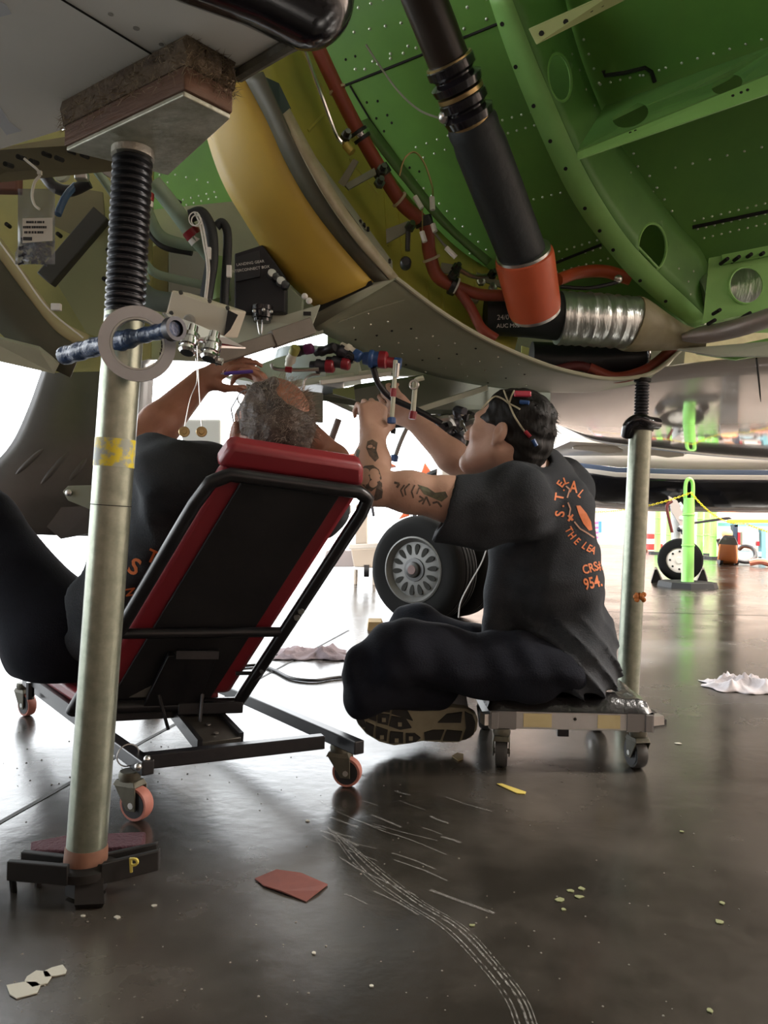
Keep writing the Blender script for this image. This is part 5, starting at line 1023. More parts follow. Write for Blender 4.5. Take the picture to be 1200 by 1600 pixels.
decal(bvS, line([(886, 778), (890, 765), (884, 760)])+line([(887, 785), (891, 795), (889, 806)])+line([(897, 815), (906, 826), (916, 832), (928, 840)]), mat('pale_orange_line', (.45, .25, .17), rough=.8), 'print_outline', shirtA)
# tattoos
m_ink = mat('tattoo_ink', (.05, .045, .04), rough=.55, col2=(.16, .11, .08), scale=60, amt=1); m_ink2 = mat('tattoo_green', (.14, .15, .08), rough=.55, col2=(.06, .05, .045), scale=50, amt=1)
tt = [shape([(563, 734), (570, 728), (583, 727), (592, 734), (596, 746), (598, 768), (597, 778), (588, 782), (578, 780), (585, 774), (588, 762), (580, 768), (572, 764), (562, 752)]), shape([(574, 690), (582, 687), (590, 692), (588, 704), (592, 716), (586, 722), (577, 712), (572, 700)])]
tt += line([(640, 756), (632, 764), (634, 774)], 1.2)+line([(632, 758), (626, 766), (630, 776)], 1.2)+line([(648, 758), (643, 768), (646, 778)], 1.2)+line([(655, 762), (651, 772)], 1.2)+line([(660, 788), (666, 776), (672, 790)], 1.4)+line([(676, 786), (684, 784), (690, 792)], 1.6)+line([(655, 775), (662, 780), (654, 784)], 1.5)+line([(616, 754), (624, 756), (620, 762)], 1.8)
decal(bvA, tt, m_ink, 'tattoo', bodyA, .0007)
decal(bvA, [shape([(652, 757), (668, 762), (680, 770), (696, 768), (700, 776), (690, 784), (676, 778), (662, 772)]), shape([(558, 700), (563, 704), (560, 716), (556, 712)])], m_ink2, 'tattoo', bodyA, .0006)
# shoe: sole faces the camera
def SO(x, y, d=0): p = P(x, y, 2.13+(x-555)/190*.06+(y-1128)/1200*.5); return p+V((.05, .98, .2)).normalized()*d
out = [(553, 1118), (558, 1105), (572, 1095), (590, 1090), (615, 1093), (645, 1103), (675, 1107), (705, 1105), (728, 1108), (742, 1116), (747, 1127), (745, 1142), (736, 1154), (715, 1161), (690, 1161), (660, 1159), (640, 1163), (615, 1166), (592, 1160), (572, 1148), (559, 1133)]
sh = MB().hexa([SO(x, y) for x, y in out], [SO(x, y, .03) for x, y in out]).build('shoe_sole', mat('sand_rubber', (.30, .28, .19), rough=.7, col2=(.2, .18, .12), scale=20), pa, smooth=0, bevel=.006, label='sand and black running shoe sole')
m_lug = mat('black_lug', (.025, .025, .022), rough=.7)
def quad(a): MB().hexa([SO(x, y, -.006) for x, y in a], [SO(x, y, .004) for x, y in a]).build('tread_lug', m_lug, sh, smooth=0)
for a in ([(557, 1112), (566, 1103), (571, 1108), (568, 1120), (572, 1135), (564, 1134), (556, 1122)], [(574, 1098), (589, 1094), (587, 1110), (572, 1113)], [(594, 1094), (612, 1096), (609, 1112), (591, 1110)], [(616, 1098), (632, 1101), (645, 1125), (612, 1114)], [(575, 1116), (588, 1114), (588, 1126), (577, 1122)], [(591, 1114), (609, 1116), (606, 1132), (590, 1128)], [(612, 1118), (634, 1122), (643, 1136), (625, 1139), (608, 1133)],
          [(572, 1127), (585, 1133), (583, 1150), (570, 1140)], [(588, 1134), (606, 1140), (604, 1157), (587, 1152)], [(610, 1142), (630, 1144), (630, 1160), (608, 1160)], [(634, 1145), (648, 1145), (657, 1152), (650, 1158), (634, 1160)], [(663, 1144), (676, 1140), (694, 1140), (688, 1155), (664, 1155)], [(698, 1140), (722, 1142), (718, 1157), (692, 1156)], [(684, 1128), (698, 1115), (722, 1112), (720, 1128)], [(726, 1111), (738, 1117), (743, 1128), (740, 1146), (728, 1154), (722, 1155), (728, 1138)]): quad(a)
for x, y in ((585, 1098), (606, 1099), (625, 1130), (597, 1150), (620, 1155), (642, 1152), (600, 1123)): MB().hexa([SO(x+i, y+j, -.009) for i, j in ((-3, -3), (3, -3), (3, 3), (-3, 3))], [SO(x+i, y+j, -.003) for i, j in ((-3, -3), (3, -3), (3, 3), (-3, 3))]).build('sole_stud', MATS['sand_rubber'], sh, smooth=0)
up_s = [cap(SO(585, 1125, .05), SO(705, 1130, .055), .05, .048, .03), cap(SO(705, 1128, .06), SO(708, 1100, .10), .045, .042, .03), pln(SO(650, 1130, .028), (SO(650, 1130)-SO(650, 1130, .1)), .004)]
meU = sdf(up_s, .006); soft(link_mesh('shoe_upper', meU, mat('grey_mesh_shoe', (.30, .31, .32), rough=.8), pa, 0))
# ------------------------------------------------------------------ technician reclining on the lounge creeper
pb = thing('person', V((bp_(.45, 1, -.15).x, bp_(.45, 1, -.15).y, .21)), 'grey-haired person in dark printed shirt reclining on the red creeper, both arms raised', 'person')
hcB = P(424, 670, 1.86); RB = basis((-.32, .66, .68), (.25, -.55, .8)); sB = 1.1
nkB = bp_(.42, .05, -.16); shLB = bp_(-.02, .22, -.17); shRB = bp_(.88, .2, -.17)
elB = P(212, 702, 1.98); wrB = P(314, 596, 2.15); elRB = P(520, 720, 2.35); wrRB = P(432, 630, 2.08)
bodyB = head_prims(hcB, RB, sB, nkB, (.058, .066))
bodyB += [cap(shLB, shRB, .07, .07, .05), cap(shLB, elB, .058, .05, .03), cap(elB, elB.lerp(wrB, .35), .052, .054, .02), cap(elB.lerp(wrB, .35), wrB, .054, .034, .02), cap(shRB, elRB, .058, .05, .03), cap(elRB, wrRB, .05, .032, .02)]
bodyB += hand_prims(wrB, (.80, .05, .55), (.3, .6, -.5), (.35, .4, .45, .5), -1, 1.0)
bodyB += hand_prims(wrRB, (-.55, -.15, .8), (-.75, -.2, -.45), (.75, .6, .6, .6), -1, 1.0, .7)
meB = sdf(bodyB, .0052); relax(meB, 1, .4); soft(link_mesh('body', meB, m_skin2, pb, 0))
shb = [els(P(125, 938, 2.08), (.15, .14, .15), None, .06), els(bp_(.36, .34, -.21), (.19, .17, .18), None, .06), els(bp_(.30, .60, -.25), (.22, .19, .19), None, .08), els(bp_(.30, .85, -.25), (.21, .19, .17), None, .08), cap(shLB, shRB, .085, .085, .06), cap(shLB, shLB.lerp(elB, .6), .09, .078, .05), cap(shRB, shRB.lerp(elRB, .6), .085, .075, .05), cap(nkB+V((0, .03, -.05)), nkB+V((0, 0, -.02)), .075, .07, .03)]
dA = (elB-shLB).normalized(); shb += [pln(shLB.lerp(elB, .62), dA+V((-.2, 0, 0)), .006), cap(shLB.lerp(elB, .55), elB, .06, .06, .005, '-'), cap(nkB, hcB, .06, .064, .01, '-')]
pb_n = [pln(bp_(.5, .5, -.094), nrm, .004)]; shb += pb_n
meSB = sdf(shb, .007, disp=lambda p: wob(.011, 24, 21)(p)+wob(.005, 50, 22)(p)); relax(meSB, 2, .5)
bvSB = BVHTree.FromPolygons([v.co.copy() for v in meSB.vertices], [tuple(p.vertices) for p in meSB.polygons])
shirtB = soft(link_mesh('shirt', meSB, m_shirt, pb, 0))
decal(bvSB, [glyph('S', 210, 886, 26, 25), glyph('T', 238, 870, 20, 25), glyph('/', 240, 900, 26, 20), glyph('N', 203, 925, 16, 80, .8), glyph('A', 262, 862, 18, 20)], m_orp, 'shirt_print', shirtB)
hip = P(95, 1015, 2.12); kn = P(-30, 820, 2.12); ft = P(-210, 1060, 2.45)
pt = [els(P(105, 1000, 2.12), (.17, .17, .15), None, .06), cap(P(90, 985, 2.05), kn, .125, .095, .06), cap(kn, P(-130, 930, 2.3), .09, .065, .05), cap(P(-130, 930, 2.3), ft, .065, .05, .04), cap(P(150, 1010, 2.3), P(-10, 860, 2.45), .11, .085, .05), cap(P(-10, 860, 2.45), P(-150, 960, 2.7), .08, .055, .04), pln(P(100, 1062, 2.05), (0, 0, -1), .02)]
mePB = sdf(pt, .008, disp=lambda p: wob(.008, 22, 31)(p)); relax(mePB, 2, .5); soft(link_mesh('trousers', mePB, m_pants, pb, 0))
fx = V((ft.x, ft.y, .06)); meF = sdf([cap(fx+V((.03, .02, 0)), fx+V((-.17, .1, -.015)), .05, .042, .03), cap(fx+V((.03, .02, 0)), fx+V((.03, 0, .08)), .05, .05, .03), pln(fx+V((0, 0, -.05)), (0, 0, -1), .004)], .007); soft(link_mesh('shoe', meF, m_blk, pb, 0))
hB = lambda x, y, z: hcB+RB@V((x*sB, y*sB, z*sB))
hrB = [els(hB(0, -.014, .038), [a*sB for a in (.083, .104, .088)], RB, .01), els(hB(0, -.072, -.02), [a*sB for a in (.064, .045, .06)], RB, .03), pln(hB(0, .03, .06), RB@V((0, .85, .1)), .02), pln(hB(0, .0, -.07), RB@V((0, .3, -1)), .01)]
for g in (-1, 1): hrB += [els(hB(g*.082, .018, -.03), [a*sB for a in (.04, .035, .048)], RB, .008, '-')]
hrB += [els(hB(.035, -.02, .125), [a*sB for a in (.05, .06, .042)], RB, .02, '-')]
meHB = sdf(hrB, .005, disp=lambda p: wob(.004, 80, 7)(p)+wob(.003, 150, 8)(p)); soft(link_mesh('hair', relax(meHB, 1, .3), m_hairg, pb, 0))
tf = MB()
for i in range(2600):
    d = V((random.gauss(0, 1), random.gauss(-.5, 1), random.gauss(.4, 1))).normalized()
    if d.y > .55 or (d.z < -.4): continue
    p = hB(d.x*.080, -.014+d.y*.100, .038+d.z*.086); dd = (RB@(d*.55+V((random.uniform(-.5, .5), random.uniform(-.5, .5), random.uniform(-.4, .4))))).normalized()
    m_ = p+dd*random.uniform(.008, .016); e = m_+(dd+V((random.uniform(-.5, .5), random.uniform(-.5, .5), -.3))).normalized()*random.uniform(.008, .018); s = dd.cross(V((random.random(), .3, random.random()))).normalized()*.0004; tf.add([p-s, p+s, m_+s, m_-s, e], [(0, 1, 2, 3), (3, 2, 4)])
tf.build('hair_wisps', mat('grey_wisps', (.30, .25, .20), rough=.5), pb, smooth=0, kind='stuff')
# spectacles and penlight
gl = MB(); 
for g in (-1, 1): gl.torus(hB(g*.033, .112, .0), RB@V((0, 1, 0)), .024, .0016, 20, 6); gl.tube([hB(g*.056, .108, .004), hB(g*.08, .06, .004), hB(g*.084, -.005, .004), hB(g*.082, -.03, -.015)], .0016, 6)
gl.tube([hB(-.01, .113, .004), hB(.01, .113, .004)], .0016, 6); gl.build('spectacles', mat('grey_wire_frame', (.2, .2, .22), rough=.3, metal=.8), None, label='thin wire spectacles worn by the grey-haired reclining person', cat='glasses')
pe = P(362, 584, 2.0); pt_ = thing('inspection_pen', pe, 'slim purple pen held between the fingertips of the reclining person', 'pen')
MB().lathe(pe-V((.02, 0, 0)), (1, .1, .12), [(0, .003), (.004, .005), (.07, .005), (.075, .004)], 12).build('barrel', mat('purple_plastic', (.10, .05, .3), rough=.3), pt_); MB().lathe(pe-V((.028, .001, .001)), (1, .1, .12), [(0, .0015), (.01, .003)], 10).build('tip', m_alu, pt_)
# ================================================================== far right: second jet, delineators, shop gear
m_fuswhite = mat('second_jet_white', (.70, .64, .58), rough=.2, coat=.3); m_fusblk = mat('second_jet_black', (.006, .006, .008), rough=.15); m_fusgrey = mat('second_jet_stripe', (.10, .13, .20), rough=.25); m_fuspink = mat('second_jet_belly', (.45, .40, .38), rough=.25)
Yb = 9.3
j = thing('jet_aircraft', V((4.5, Yb, .0)), 'white jet with grey stripe and black belly parked beyond the green posts', 'aircraft')
zc_ = 1.72; Rf = .92
def ring_part(nm, a0, a1, m):
    rows = []
    for i in range(15):
        a = a0+(a1-a0)*i/14; row = []
        for k in range(21):
            t = k/20; x = 1.9+14*t; s = 1.0 if t > .08 else (.75+.25*math.sin(t/.08*math.pi/2)); zz = zc_
            row.append(V((x, Yb-.06*(x-3.5)-Rf*s*math.sin(a), zz-Rf*s*math.cos(a)+.01*(x-3.5))))
        rows.append(row)
    return MB().grid(rows).build(nm, m, j, solid=.01)
d2 = math.radians
ring_part('belly_skin', d2(-90), d2(19), m_fuspink); ring_part('black_belly', d2(19.2), d2(52), m_fusblk); ring_part('white_band', d2(52.2), d2(56), m_fuswhite); ring_part('grey_stripe', d2(56.2), d2(60), m_fusgrey); ring_part('fuselage_side', d2(60.2), d2(175), m_fuswhite)
# nose gear
ng = G(1062, 909); c = V((ng.x, ng.y, .245)); rN = .245; nd = V((-.45, -.89, 0)).normalized()
MB().lathe(c, nd, [(-.08, .14), (-.085, .19), (-.06, .23), (0, .245), (.06, .23), (.085, .19), (.08, .14)], 40, cap=False).build('nose_tyre', m_tyre, j)
nr_ = MB().lathe(c, nd, [(-.06, .14), (.06, .145), (.07, .12), (.06, .04), (.075, .035), (.075, 0)], 32, cap=False).build('nose_rim', mat('cream_rim', (.72, .66, .6), rough=.4), j)
x, y, d = frame(nd)
for k in range(8): e = x*math.cos(k*.785)+y*math.sin(k*.785); MB().lathe(c+e*.1+d*.064, d, [(0, .012), (.008, .012)], 8).build('rim_bolt', m_hole, nr_)
MB().tube([c+V((0, .12, .0)), c+V((.0, .12, .36)), c+V((0, .12, .6))], [.05, .06, .07], 14).build('nose_strut', mat('white_gear_paint', (.75, .75, .73), rough=.3), j)
MB().tube([c+V((.02, .1, .3)), c+V((.1, .05, .5)), c+V((.02, .1, .65))], .02, 8).build('torque_link', MATS['white_gear_paint'], j)
for i in range(7): MB().ball(c+V((random.uniform(-.1, .1), .02, random.uniform(.3, .55))), random.uniform(.02, .045), 8, 6).build('gear_fitting', random.choice([m_alu, MATS['white_gear_paint'], m_dkpl]), j)
MB().prism([P(1045, 775, ng.y), P(1058, 782, ng.y), P(1066, 800, ng.y), P(1072, 835, ng.y), P(1050, 800, ng.y)], (0, .03, 0)).build('gear_door', m_fuspink, j, smooth=0)
MB().tube(catmull([P(1050, 783, ng.y-.3), P(1042, 790, ng.y-.3), P(1044, 805, ng.y-.3), P(1050, 832, ng.y-.3)], 14), .018, 8).build('gear_door_edge', mat('dark_red_edge', (.12, .02, .02), rough=.4), j)
MB().prism([P(1085, 816, ng.y), P(1140, 808, ng.y), P(1144, 811, ng.y), P(1085, 819, ng.y)], (0, .1, 0)).build('tow_arm', m_dkpl, j, smooth=0)
# wing with flap fairings
wg = MB().hexa([P(840, 712, 8.2), P(1060, 712, 8.2), P(1120, 702, 6.6), P(890, 690, 6.6)], [P(840, 706, 8.2), P(1060, 706, 8.2), P(1120, 696, 6.6), P(890, 684, 6.6)]).build('wing', m_fuswhite, j, smooth=0)
for x0, y0 in ((935, 700), (1030, 706)):
    a = P(x0-40, y0-0, 7); MB().tube([a, P(x0-15, y0-4, 7), P(x0+15, y0-0, 7), P(x0+38, y0+5, 7)], [.01, .05, .055, .012], 12).build('flap_fairing', mat('pale_tan_fairing', (.5, .44, .36), rough=.4), wg)
# chocks by nose wheel
for s_, x_ in ((-1, 1026), (1, 1097)):
    g = G(x_, 914); h = G(x_-s_*9, 914); MB().hexa([G(x_-s_*9, 910), G(x_+s_*9, 910), G(x_+s_*9, 904), G(x_-s_*9, 904)], [Pz(x_+s_*0, 890, .15), Pz(x_+s_*3, 890, .15), Pz(x_+s_*3, 886, .15), Pz(x_+s_*0, 886, .15)]).build('wheel_chock', m_blk, None, smooth=0, label='black rubber chock at the nose wheel, on the %s side' % ('dark hose' if s_ > 0 else 'grey jack'), cat='chock', group='black nose wheel chocks')
# delineator posts
m_lime = mat('lime_green_plastic', (.28, .72, .14), rough=.35); m_base = mat('black_rubber_base', (.02, .02, .02), rough=.7)
def delineator(g, label, yaw=.2, rb=.27):
    t = thing('delineator_post', V((g.x, g.y, 0)), label, 'post', 'lime green delineator posts')
    o = MB().lathe((g.x, g.y, .04), (0, 0, 1), [(0, .07), (.02, .062), (.38, .06), (.385, .066), (.40, .066), (.405, .06), (.7, .057), (.705, .064), (.72, .064), (.725, .057), (.88, .055), (.885, .05)], 20).build('post_body', m_lime, t)
    lp = [V((g.x-.04, g.y, .92)), V((g.x-.04, g.y, 1.04)), V((g.x-.03, g.y, 1.10)), V((g.x, g.y, 1.125)), V((g.x+.03, g.y, 1.10)), V((g.x+.04, g.y, 1.04)), V((g.x+.04, g.y, .92))]
    MB().tube(catmull(lp, 24), .019, 10).build('post_handle', m_lime, t)
    R = Matrix.Rotation(yaw, 3, 'Z'); k = 8; q = [V((g.x, g.y, 0))+R@V((rb*math.copysign(min(abs(math.cos(a)), .78)/.78, math.cos(a)), rb*math.copysign(min(abs(math.sin(a)), .78)/.78, math.sin(a)), 0)) for a in [math.pi/8+i*math.pi/4 for i in range(8)]]
    MB().hexa(q, [V((p.x*.95+g.x*.05, p.y*.95+g.y*.05, .055)) for p in q]).build('post_base', m_base, t, smooth=0)
    return t
gp = G(1074, 917); delineator(gp, 'lime green delineator post in front of the nose wheel, chain looped through its handle')
far = [(1027, 866), (1045, 870.5), (1056, 867.5), (1066, 864.5), (1093, 872), (1104, 868.5), (1114, 874)]
for i, (x_, y_) in enumerate(far): delineator(G(x_, y_), 'lime green delineator post in the row behind the nose wheel', .1*i, .16)
# chain
m_chain = mat('yellow_chain', (.80, .68, .03), rough=.4)
def chain(a, b, sag, n, label):
    bb = MB(); L = (b-a).length; pts = [a.lerp(b, i/n)-V((0, 0, sag*4*(i/n)*(1-i/n))) for i in range(n+1)]
    for i in range(n):
        m = (pts[i]+pts[i+1])/2; d = (pts[i+1]-pts[i]); l = d.length*.72; d.normalize(); s = d.cross(V((0, 0, 1))).normalized() if i % 2 else V((0, 0, 1)); s = (s-d*s.dot(d)).normalized()
        ring = [m+d*l*math.cos(t)+s*l*.5*math.sin(t) for t in [2*math.pi*k/12 for k in range(12)]]; bb.tube(ring+ring[:2], l*.17, 5, cap=False)
    bb.build('plastic_chain', m_chain, None, label=label, cat='chain')
tp = V((gp.x, gp.y-.05, .98))
chain(P(925, 800, 8.0), tp, .05, 46, 'yellow plastic chain running from the chained post towards the grey jack')
chain(tp, P(1165, 818, 8.15), .1, 34, 'yellow plastic chain sagging from the chained post to the workbench'); chain(P(1167, 819, 8.13), P(1290, 850, 7.5), .03, 30, 'yellow plastic chain running past the orange machine')
# orange machine with hose
gm = G(1133, 880); om = thing('wet_vacuum', V((gm.x, gm.y, 0)), 'orange floor machine with black top and coiled black hose', 'vacuum')
w1 = 13.0; k_ = gm.y/F
m_om = mat('orange_machine', (.75, .20, .03), rough=.45)
MB().hexa([G(1120, 880), G(1152, 882), G(1154, 878), G(1122, 876.5)], [Pz(1124, 846, .42), Pz(1150, 848, .42), Pz(1152, 846, .42), Pz(1126, 844, .42)]).build('tank', m_om, om, bevel=.02)
MB().hexa([Pz(1122, 850, .40), Pz(1153, 852, .40), Pz(1153, 848, .4), Pz(1123, 846, .4)], [Pz(1130, 838, .62), Pz(1148, 840, .62), Pz(1148, 837, .62), Pz(1131, 836, .62)]).build('motor_head', m_blk, om, bevel=.02)
MB().box(P(1133, 843, gm.y-.35), (.1, .02, .05)).build('name_plate', mat('grey_plate', (.4, .4, .42), rough=.5), om, bevel=.004)
MB().ball(P(1136, 834, gm.y), .09, 12, 8).build('filter_cap', mat('tan_cap', (.6, .4, .2), rough=.6), om)
MB().tube(catmull([P(1122, 842, gm.y-.4), P(1130, 862, gm.y-.4), P(1148, 874, gm.y-.4), P(1168, 878, gm.y-.4), P(1180, 870, gm.y-.3), P(1176, 857, gm.y-.2), P(1163, 853, gm.y-.1), P(1155, 858, gm.y)], 40), .033, 10).build('hose', m_blk, om)
for x_ in (1123, 1148): g = G(x_, 882); MB().lathe(V((g.x-.03, g.y-.06, .06)), (1, 0, 0), [(0, .06), (.05, .06)], 14).build('wheel', m_blk, om)
# teal workbench with shelf
gb_ = G(1185, 880); wb = thing('workbench', V((gb_.x, gb_.y+.6, 0)), 'teal steel workbench with yellow top rail beside the orange machine', 'workbench')
m_teal = mat('teal_paint', (.16, .36, .42), rough=.5); m_dks = mat('dark_blue_steel', (.02, .04, .07), rough=.5); yb = gb_.y+.5
def vb(x0, y0, x1, y1, nm, m, dpt=.12, Y=None): Y = Y or yb; return MB().hexa([P(x0, y1, Y), P(x1, y1, Y), P(x1, y1, Y)+V((0, dpt, 0)), P(x0, y1, Y)+V((0, dpt, 0))], [P(x0, y0, Y), P(x1, y0, Y), P(x1, y0, Y)+V((0, dpt, 0)), P(x0, y0, Y)+V((0, dpt, 0))]).build(nm, m, wb, smooth=0)
vb(1146, 820, 1153, 872, 'leg', m_dks); vb(1190, 826, 1197, 876, 'leg', m_teal); vb(1148, 817, 1240, 823, 'bench_top', m_teal, .7); vb(1140, 812, 1240, 817, 'yellow_rail', mat('yellow_rail', (.75, .45, .03), rough=.5), .1); vb(1153, 862, 1190, 870, 'lower_shelf', mat('pale_blue_shelf', (.3, .5, .58), rough=.5), .6); vb(1160, 832, 1186, 852, 'drawer_unit', mat('white_drawer', (.7, .68, .65), rough=.4), .5)
vb(1183, 846, 1187, 853, 'red_handle', m_redc, .05, yb-.06); vb(1153, 832, 1157, 851, 'red_tag', m_redc, .03, yb-.02)
g = G(1196, 886); MB().tube(catmull([g+V((-.25, 0, .06)), g+V((-.1, -.05, .09)), g+V((.1, .0, .05)), g+V((.5, .1, .06))], 16), .05, 8).build('air_hose', mat('salmon_hose', (.6, .2, .13), rough=.5), None, label='salmon red hose lying on the floor by the workbench', cat='hose')
# red cabinets and gear by the back wall
gr = G(1020, 862); rc = thing('tool_cabinet', V((gr.x, gr.y+.2, 0)), 'red and white tool cabinet behind the green posts', 'cabinet')
def cb2(x0, y0, x1, y1, m, nm, Y, dpt=.4): return MB().hexa([P(x0, y1, Y), P(x1, y1, Y), P(x1, y1, Y)+V((0, dpt, 0)), P(x0, y1, Y)+V((0, dpt, 0))], [P(x0, y0, Y), P(x1, y0, Y), P(x1, y0, Y)+V((0, dpt, 0)), P(x0, y0, Y)+V((0, dpt, 0))]).build(nm, m, rc, smooth=0, bevel=.01)
Yc = gr.y+.1; m_rcab = mat('red_cabinet', (.6, .04, .04), rough=.4)
cb2(1013, 834, 1023, 842, m_rcab, 'upper_drawer', Yc); cb2(1013, 842, 1036, 850, mat('white_cabinet', (.75, .7, .68), rough=.4), 'cabinet_panel', Yc); cb2(1013, 850, 1036, 859, m_rcab, 'lower_drawer', Yc)
MB().tube(catmull([P(1004, 832, Yc-.6), P(1008, 842, Yc-.6), P(1005, 852, Yc-.6), G(1010, 862)+V((0, 0, .03))], 14), .03, 8).build('coiled_cable', mat('brown_cable', (.3, .1, .05), rough=.5), None, label='brown coiled cable hanging beside the red tool cabinet', cat='cable')
# flag
fgY = 14.0; fg = thing('flag', P(930, 848, fgY), 'small flag with pink stripes and blue field behind the seated person', 'flag')
for i in range(8): MB().prism([P(923, 816+i*3.8, fgY), P(935, 815+i*3.8, fgY), P(935, 818.8+i*3.8, fgY), P(923, 819.8+i*3.8, fgY)], (0, .01, 0)).build('stripe', mat('flag_pink', (.85, .12, .30), rough=.6) if i % 2 == 0 else mat('flag_white', (.85, .82, .8), rough=.6), fg, smooth=0)
MB().prism([P(935, 815, fgY), P(940, 814, fgY), P(940, 832, fgY), P(935, 833, fgY)], (0, .01, 0)).build('canton', mat('flag_blue', (.06, .25, .5), rough=.6), fg, smooth=0)
MB().tube([P(922, 812, fgY), V((P(922, 812, fgY).x, fgY, 0))], .02, 8).build('pole', m_alu, fg)
# ================================================================== middle distance: work stand seen past the big wheel
gw = G(560, 925); ws_ = thing('work_stand', V((gw.x, gw.y, 0)), 'beige rolling work stand with orange beam beyond the big landing wheel', 'work stand')
Yw = 7.4; m_bei = mat('beige_paint', (.55, .46, .38), rough=.5); m_orb = mat('orange_beam', (.60, .13, .05), rough=.5)
def vw(pts, m, nm, dpt=.3, Y=Yw): MB().prism([P(x_, y_, Y) for x_, y_ in pts], (0, dpt, 0)).build(nm, m, ws_, smooth=0, bevel=.01)
vw([(548, 858), (590, 856), (590, 888), (553, 886)], m_bei, 'box'); vw([(545, 850), (592, 848), (592, 857), (545, 859)], mat('pale_deck', (.7, .64, .58), rough=.5), 'deck', .6); vw([(556, 788), (574, 786), (574, 850), (555, 850)], m_bei, 'post', .12); vw([(510, 860), (553, 860), (553, 886), (500, 886)], mat('pink_grey_panel', (.55, .47, .46), rough=.6), 'side_panel', .1, Yw+.4)
vw([(524, 792), (548, 788), (548, 800), (530, 822), (521, 815)], mat('grey_step', (.3, .28, .27), rough=.5), 'step_bracket', .2)
vw([(500, 718), (555, 708), (612, 724), (620, 728), (590, 732), (500, 733)], m_orb, 'beam', .25); vw([(622, 812), (634, 796), (640, 794), (640, 806)], m_orb, 'orange_brace', .1); vw([(655, 748), (664, 722), (676, 740), (684, 752)], m_orb, 'orange_gusset', .1)
for x_ in (572,): p = P(x_, 892, Yw); MB().lathe(V((p.x, p.y, p.z)), (1, 0, 0), [(-.02, .06), (.03, .06)], 14).build('caster', m_blk, ws_)
for x_ in (556, 585): p = P(x_, 890, Yw+.1); MB().tube([p, V((p.x, p.y, 0))], .02, 8).build('leg', m_bei, ws_)
for x_ in (648, 656): MB().tube([P(x_, 792, 6.6), V((P(x_, 792, 6.6).x, 6.6, 0))], .018, 8).build('pole', m_dkpl, ws_)
vw([(578, 786), (583, 786), (586, 806), (582, 808)], m_dkpl, 'bracket_arm', .05)
MB().tube(catmull([P(660, 755, 7), P(672, 742, 7), P(690, 735, 7)], 10), .03, 8).build('hose', m_blk, ws_)
# pale cart seen behind raised arm, left of head
gc = thing('service_cart', V((P(265, 700, 5).x, 5.2, 0)), 'pale grey service cart with wooden shelf behind the reclining person', 'cart')
def vc(pts, m, nm, dpt=.3, Y=5.0): MB().prism([P(x_, y_, Y) for x_, y_ in pts], (0, dpt, 0)).build(nm, m, gc, smooth=0, bevel=.01)
vc([(240, 690), (300, 688), (300, 716), (232, 716)], mat('wood_tan', (.45, .30, .18), rough=.6), 'shelf', .4); vc([(285, 655), (345, 655), (345, 712), (318, 745), (295, 725), (280, 670)], mat('pale_grey_panel', (.46, .46, .46), rough=.5), 'side_panel', .05, 4.6); vc([(235, 716), (310, 718), (310, 726), (235, 722)], mat('rust_edge', (.3, .12, .06), rough=.6), 'edge', .3)
for x_ in (240, 300, 335): p = P(x_, 716, 5.1); MB().tube([p, V((p.x, p.y, 0))], .03, 8).build('leg', m_alu, gc)
# ================================================================== small things on the floor
def rag(cx, cy, wpx, dpx, hgt, m, label, seed, name='shop_rag'):
    rs = np.random.RandomState(seed); rows = []; N = 44; M_ = 26; c = G(cx, cy); wx = S(wpx, c.y)/2; dy = dpx
    ph = rs.uniform(0, 6, 12)
    for jj in range(M_):
        row = []
        for ii in range(N):
            u = ii/(N-1)*2-1; v = jj/(M_-1)*2-1; rr = max(abs(u), abs(v))
            ed = 1+.12*math.sin(4*math.atan2(v, u)+ph[0])+.07*math.sin(9*math.atan2(v, u)+ph[1])
            h = (1-abs(math.sin(u*3.1+v*1.9+ph[2]+1.5*math.sin(v*2.3+ph[3]))))**2*.6+(1-abs(math.sin(u*5.3-v*3.7+ph[4]+1.1*math.sin(u*2.1+ph[7]))))**2*.4+.25*(1+math.sin(u*1.7+ph[8]))*.5
            z = .002+hgt*h*max(0, 1-rr**3)+.003*max(0, math.sin(u*15+ph[6]))
            row.append(V((c.x+u*wx*ed, c.y+v*dy*ed, z)))
        rows.append(row)
    MB().grid(rows).build(name, m, None, smooth=80, solid=.002, off=1, label=label, cat='rag')
rag(487, 1024, 112, .13, .05, mat('mauve_terry', (.22, .18, .20), rough=.95, bump=.5, bscale=120), 'mauve grey towel crumpled on the floor near the big wheel', 3, 'towel')
rag(1162, 1074, 112, .12, .055, mat('white_rag', (.62, .58, .60), rough=.9, bump=.2, bscale=100), 'white cotton rag crumpled on the open floor', 5)
# red abrasive sheet
pts = [(398, 1374), (432, 1362), (470, 1366), (512, 1384), (498, 1396), (478, 1410), (440, 1396), (412, 1386)]
b = MB(); b.hexa([V((*G(x_, y_)[:2], .0005+.002*math.sin(i*1.9)**2)) for i, (x_, y_) in enumerate(pts)], [V((*G(x_, y_)[:2], .002+.003*math.sin(i*1.9)**2)) for i, (x_, y_) in enumerate(pts)]); b.build('abrasive_sheet', mat('brick_red_paper', (.12, .032, .022), rough=.85, col2=(.085, .024, .018), scale=40), None, smooth=0, label='torn brick red abrasive sheet lying on the floor', cat='sheet')
pts = [(776, 1226), (784, 1226), (822, 1239), (820, 1242), (808, 1241)]
MB().hexa([V((*G(*p)[:2], .001)) for p in pts], [V((*G(*p)[:2], .003)) for p in pts]).build('tape_strip', mat('yellow_tape', (.42, .33, .07), rough=.6), None, smooth=0, label='short strip of yellow tape stuck to the floor', cat='tape')
pts = [(706, 1183), (714, 1178), (724, 1180), (724, 1187), (716, 1190)]
